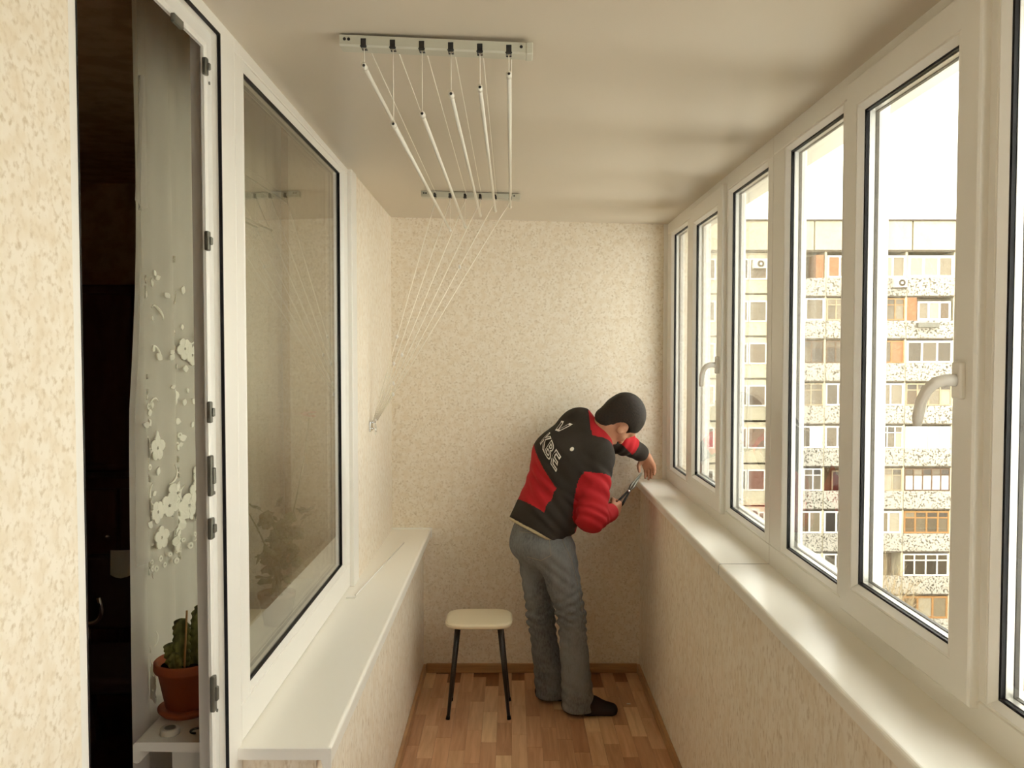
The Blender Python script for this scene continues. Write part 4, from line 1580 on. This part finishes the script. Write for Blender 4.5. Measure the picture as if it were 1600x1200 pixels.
for k in rows:
    z1, z0, zp = fz(399 + PITCHY * k), fz(435 + PITCHY * k), fz(463.5 + PITCHY * k)
    for (a, b), col in table.items():
        box('balcony_parapet', fx(a) - .05, fx(b) + .05, ye - .08, ye + .10, zp + .05, z0, M['pebble'], bld)
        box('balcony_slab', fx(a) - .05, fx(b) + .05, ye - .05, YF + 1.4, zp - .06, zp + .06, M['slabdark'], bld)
        st_ = col[k]
        if st_ == 'open':
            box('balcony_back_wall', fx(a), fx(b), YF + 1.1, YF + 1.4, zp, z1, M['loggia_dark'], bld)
            win(a + 22, a + 52, z0 - .4, z1 - .35, YF + 1.0, 2, False, CR, .09, [P0[1], P0[6]])
        elif st_ == 'blind':
            for i in range(4):
                w = (b - a) / 4
                box('blind_board', fx(a + w * i) + .01, fx(a + w * (i + 1)) - .01, ye - .03, ye + .03, z0, z1 - .08, M['facade_white'], bld)
        elif st_[0] == 'half':
            win(a + 2, a + 24, z0, z1, ye, 2, False, W, .10, [P0[5], P0[3]])
            box('balcony_back_wall', fx(a), fx(b), YF + 1.1, YF + 1.4, zp, z1, M['loggia_dark'], bld)
            box('brick_pier', fx(b) - .55, fx(b) - .05, ye, YF + 1.3, z0, z1, M['brick'], bld)
        elif st_[0] == 'brickleft':
            box('brick_pier', fx(a), fx(a + 15), ye, YF + .2, z0, z1, M['brick'], bld)
            win(a + 16, b - 4, z0 + .02, z1 - .25, ye, 3, False, W, .12, [P0[3], P0[5], P0[6]])
        else:
            win(a, b, z0 + .02, z1 - .05, ye, st_[0], bool(st_[1]), st_[2], st_[3], st_[4])
for px in (1226, 1286, 1347.5, 1411, 1486):
    box('party_wall', fx(px) - .07, fx(px) + .07, ye - .02, YF + 1.4, GZ, za, M['panel'], bld)
tube('drain_pipe', [(fx(1199), YF - .10, GZ), (fx(1199), YF - .10, za)], .07, M['slabdark'], bld, 8)
box('flower_box', fx(1426), fx(1459), ye - .45, ye - .10, fz(512), fz(505), M['steel'], bld, .02, 1)


def air_con(px, py, y, label):
    x, z = fx(px), fz(py)
    t = thing('air_conditioner', label, 'air conditioner', (x, y, z - .3), group='air conditioners on the opposite facade')
    box('case', x - .42, x + .42, y - .32, y, z - .30, z + .30, M['facade_white'], t, .03, 2)
    V, Fc = tube_data([(x + .06, y - .325, z), (x + .06, y - .345, z)], .22, 20)
    obj('fan_grille', V, Fc, M['slabdark'], t)
    V, Fc = tube_data([(x + .06, y - .346, z), (x + .06, y - .36, z)], .09, 14)
    obj('fan_hub', V, Fc, M['facade_white'], t)
    box('bracket', x - .40, x + .40, y - .30, y + .02, z - .36, z - .30, M['slabdark'], t)


air_con(1183, 413, YF - .08, 'air conditioner hung high on the flat facade by the drain pipe')
air_con(1399, 443, ye - .09, 'air conditioner on the top balcony parapet seen through the large sash')
air_con(1177, 801, YF - .08, 'air conditioner hung low on the flat facade near the far window bottom')


def tree(px, dist, height, label, seed, lean=0.0, spread=.55):
    r_ = random.Random(seed)
    x0 = (px - 800) * dist / F_PX
    t = thing('bare_tree', label, 'tree', (x0, dist, GZ), group='bare trees below the windows')
    V, Fc = [], []

    def grow(p, d, L, rad, depth):
        pts, rads = [p], [rad]
        n = 4
        for i in range(n):
            d = (d + Vector((r_.uniform(-1, 1), r_.uniform(-1, 1), r_.uniform(-.3, .6))) * .16).normalized()
            p = p + d * (L / n)
            pts.append(p); rads.append(rad * (1 - .5 * (i + 1) / n))
            if depth < 4 and i >= 1:
                for _ in range(2 if depth < 3 else 1):
                    dd = (d + Vector((r_.uniform(-1, 1), r_.uniform(-1, 1), r_.uniform(-.2, .7))) * spread * 1.5).normalized()
                    grow(p, dd, L * r_.uniform(.5, .75), rad * .5, depth + 1)
        tube_data(pts, rads, 4 if depth > 1 else 6, V, Fc)
    trunk_top = Vector((x0 + lean, dist, GZ + height * .3))
    tube('trunk', [(x0, dist, GZ), trunk_top], [height * .012, height * .010], M['bark'], t, 8)
    for i in range(4):
        grow(trunk_top, Vector((r_.uniform(-.6, .6), r_.uniform(-.6, .6), 1)).normalized(), height * .36, height * .0075, 1)
    c = obj('branches', V, Fc, M['bark'], t)
    c['kind'] = 'stuff'
    return t


tree(1640, 46, 11.5, 'bare pale tree at the right edge below the near window', 3)
tree(1510, 50, 7.0, 'bare pale tree left of the rightmost tree, hidden behind the sash post', 5)
tree(1395, 52, 7.5, 'bare pale tree in front of the lowest balconies seen through the large sash', 8)
tree(1290, 50, 5.0, 'small bare tree at the foot of the block, lowest in the fourth light', 11)
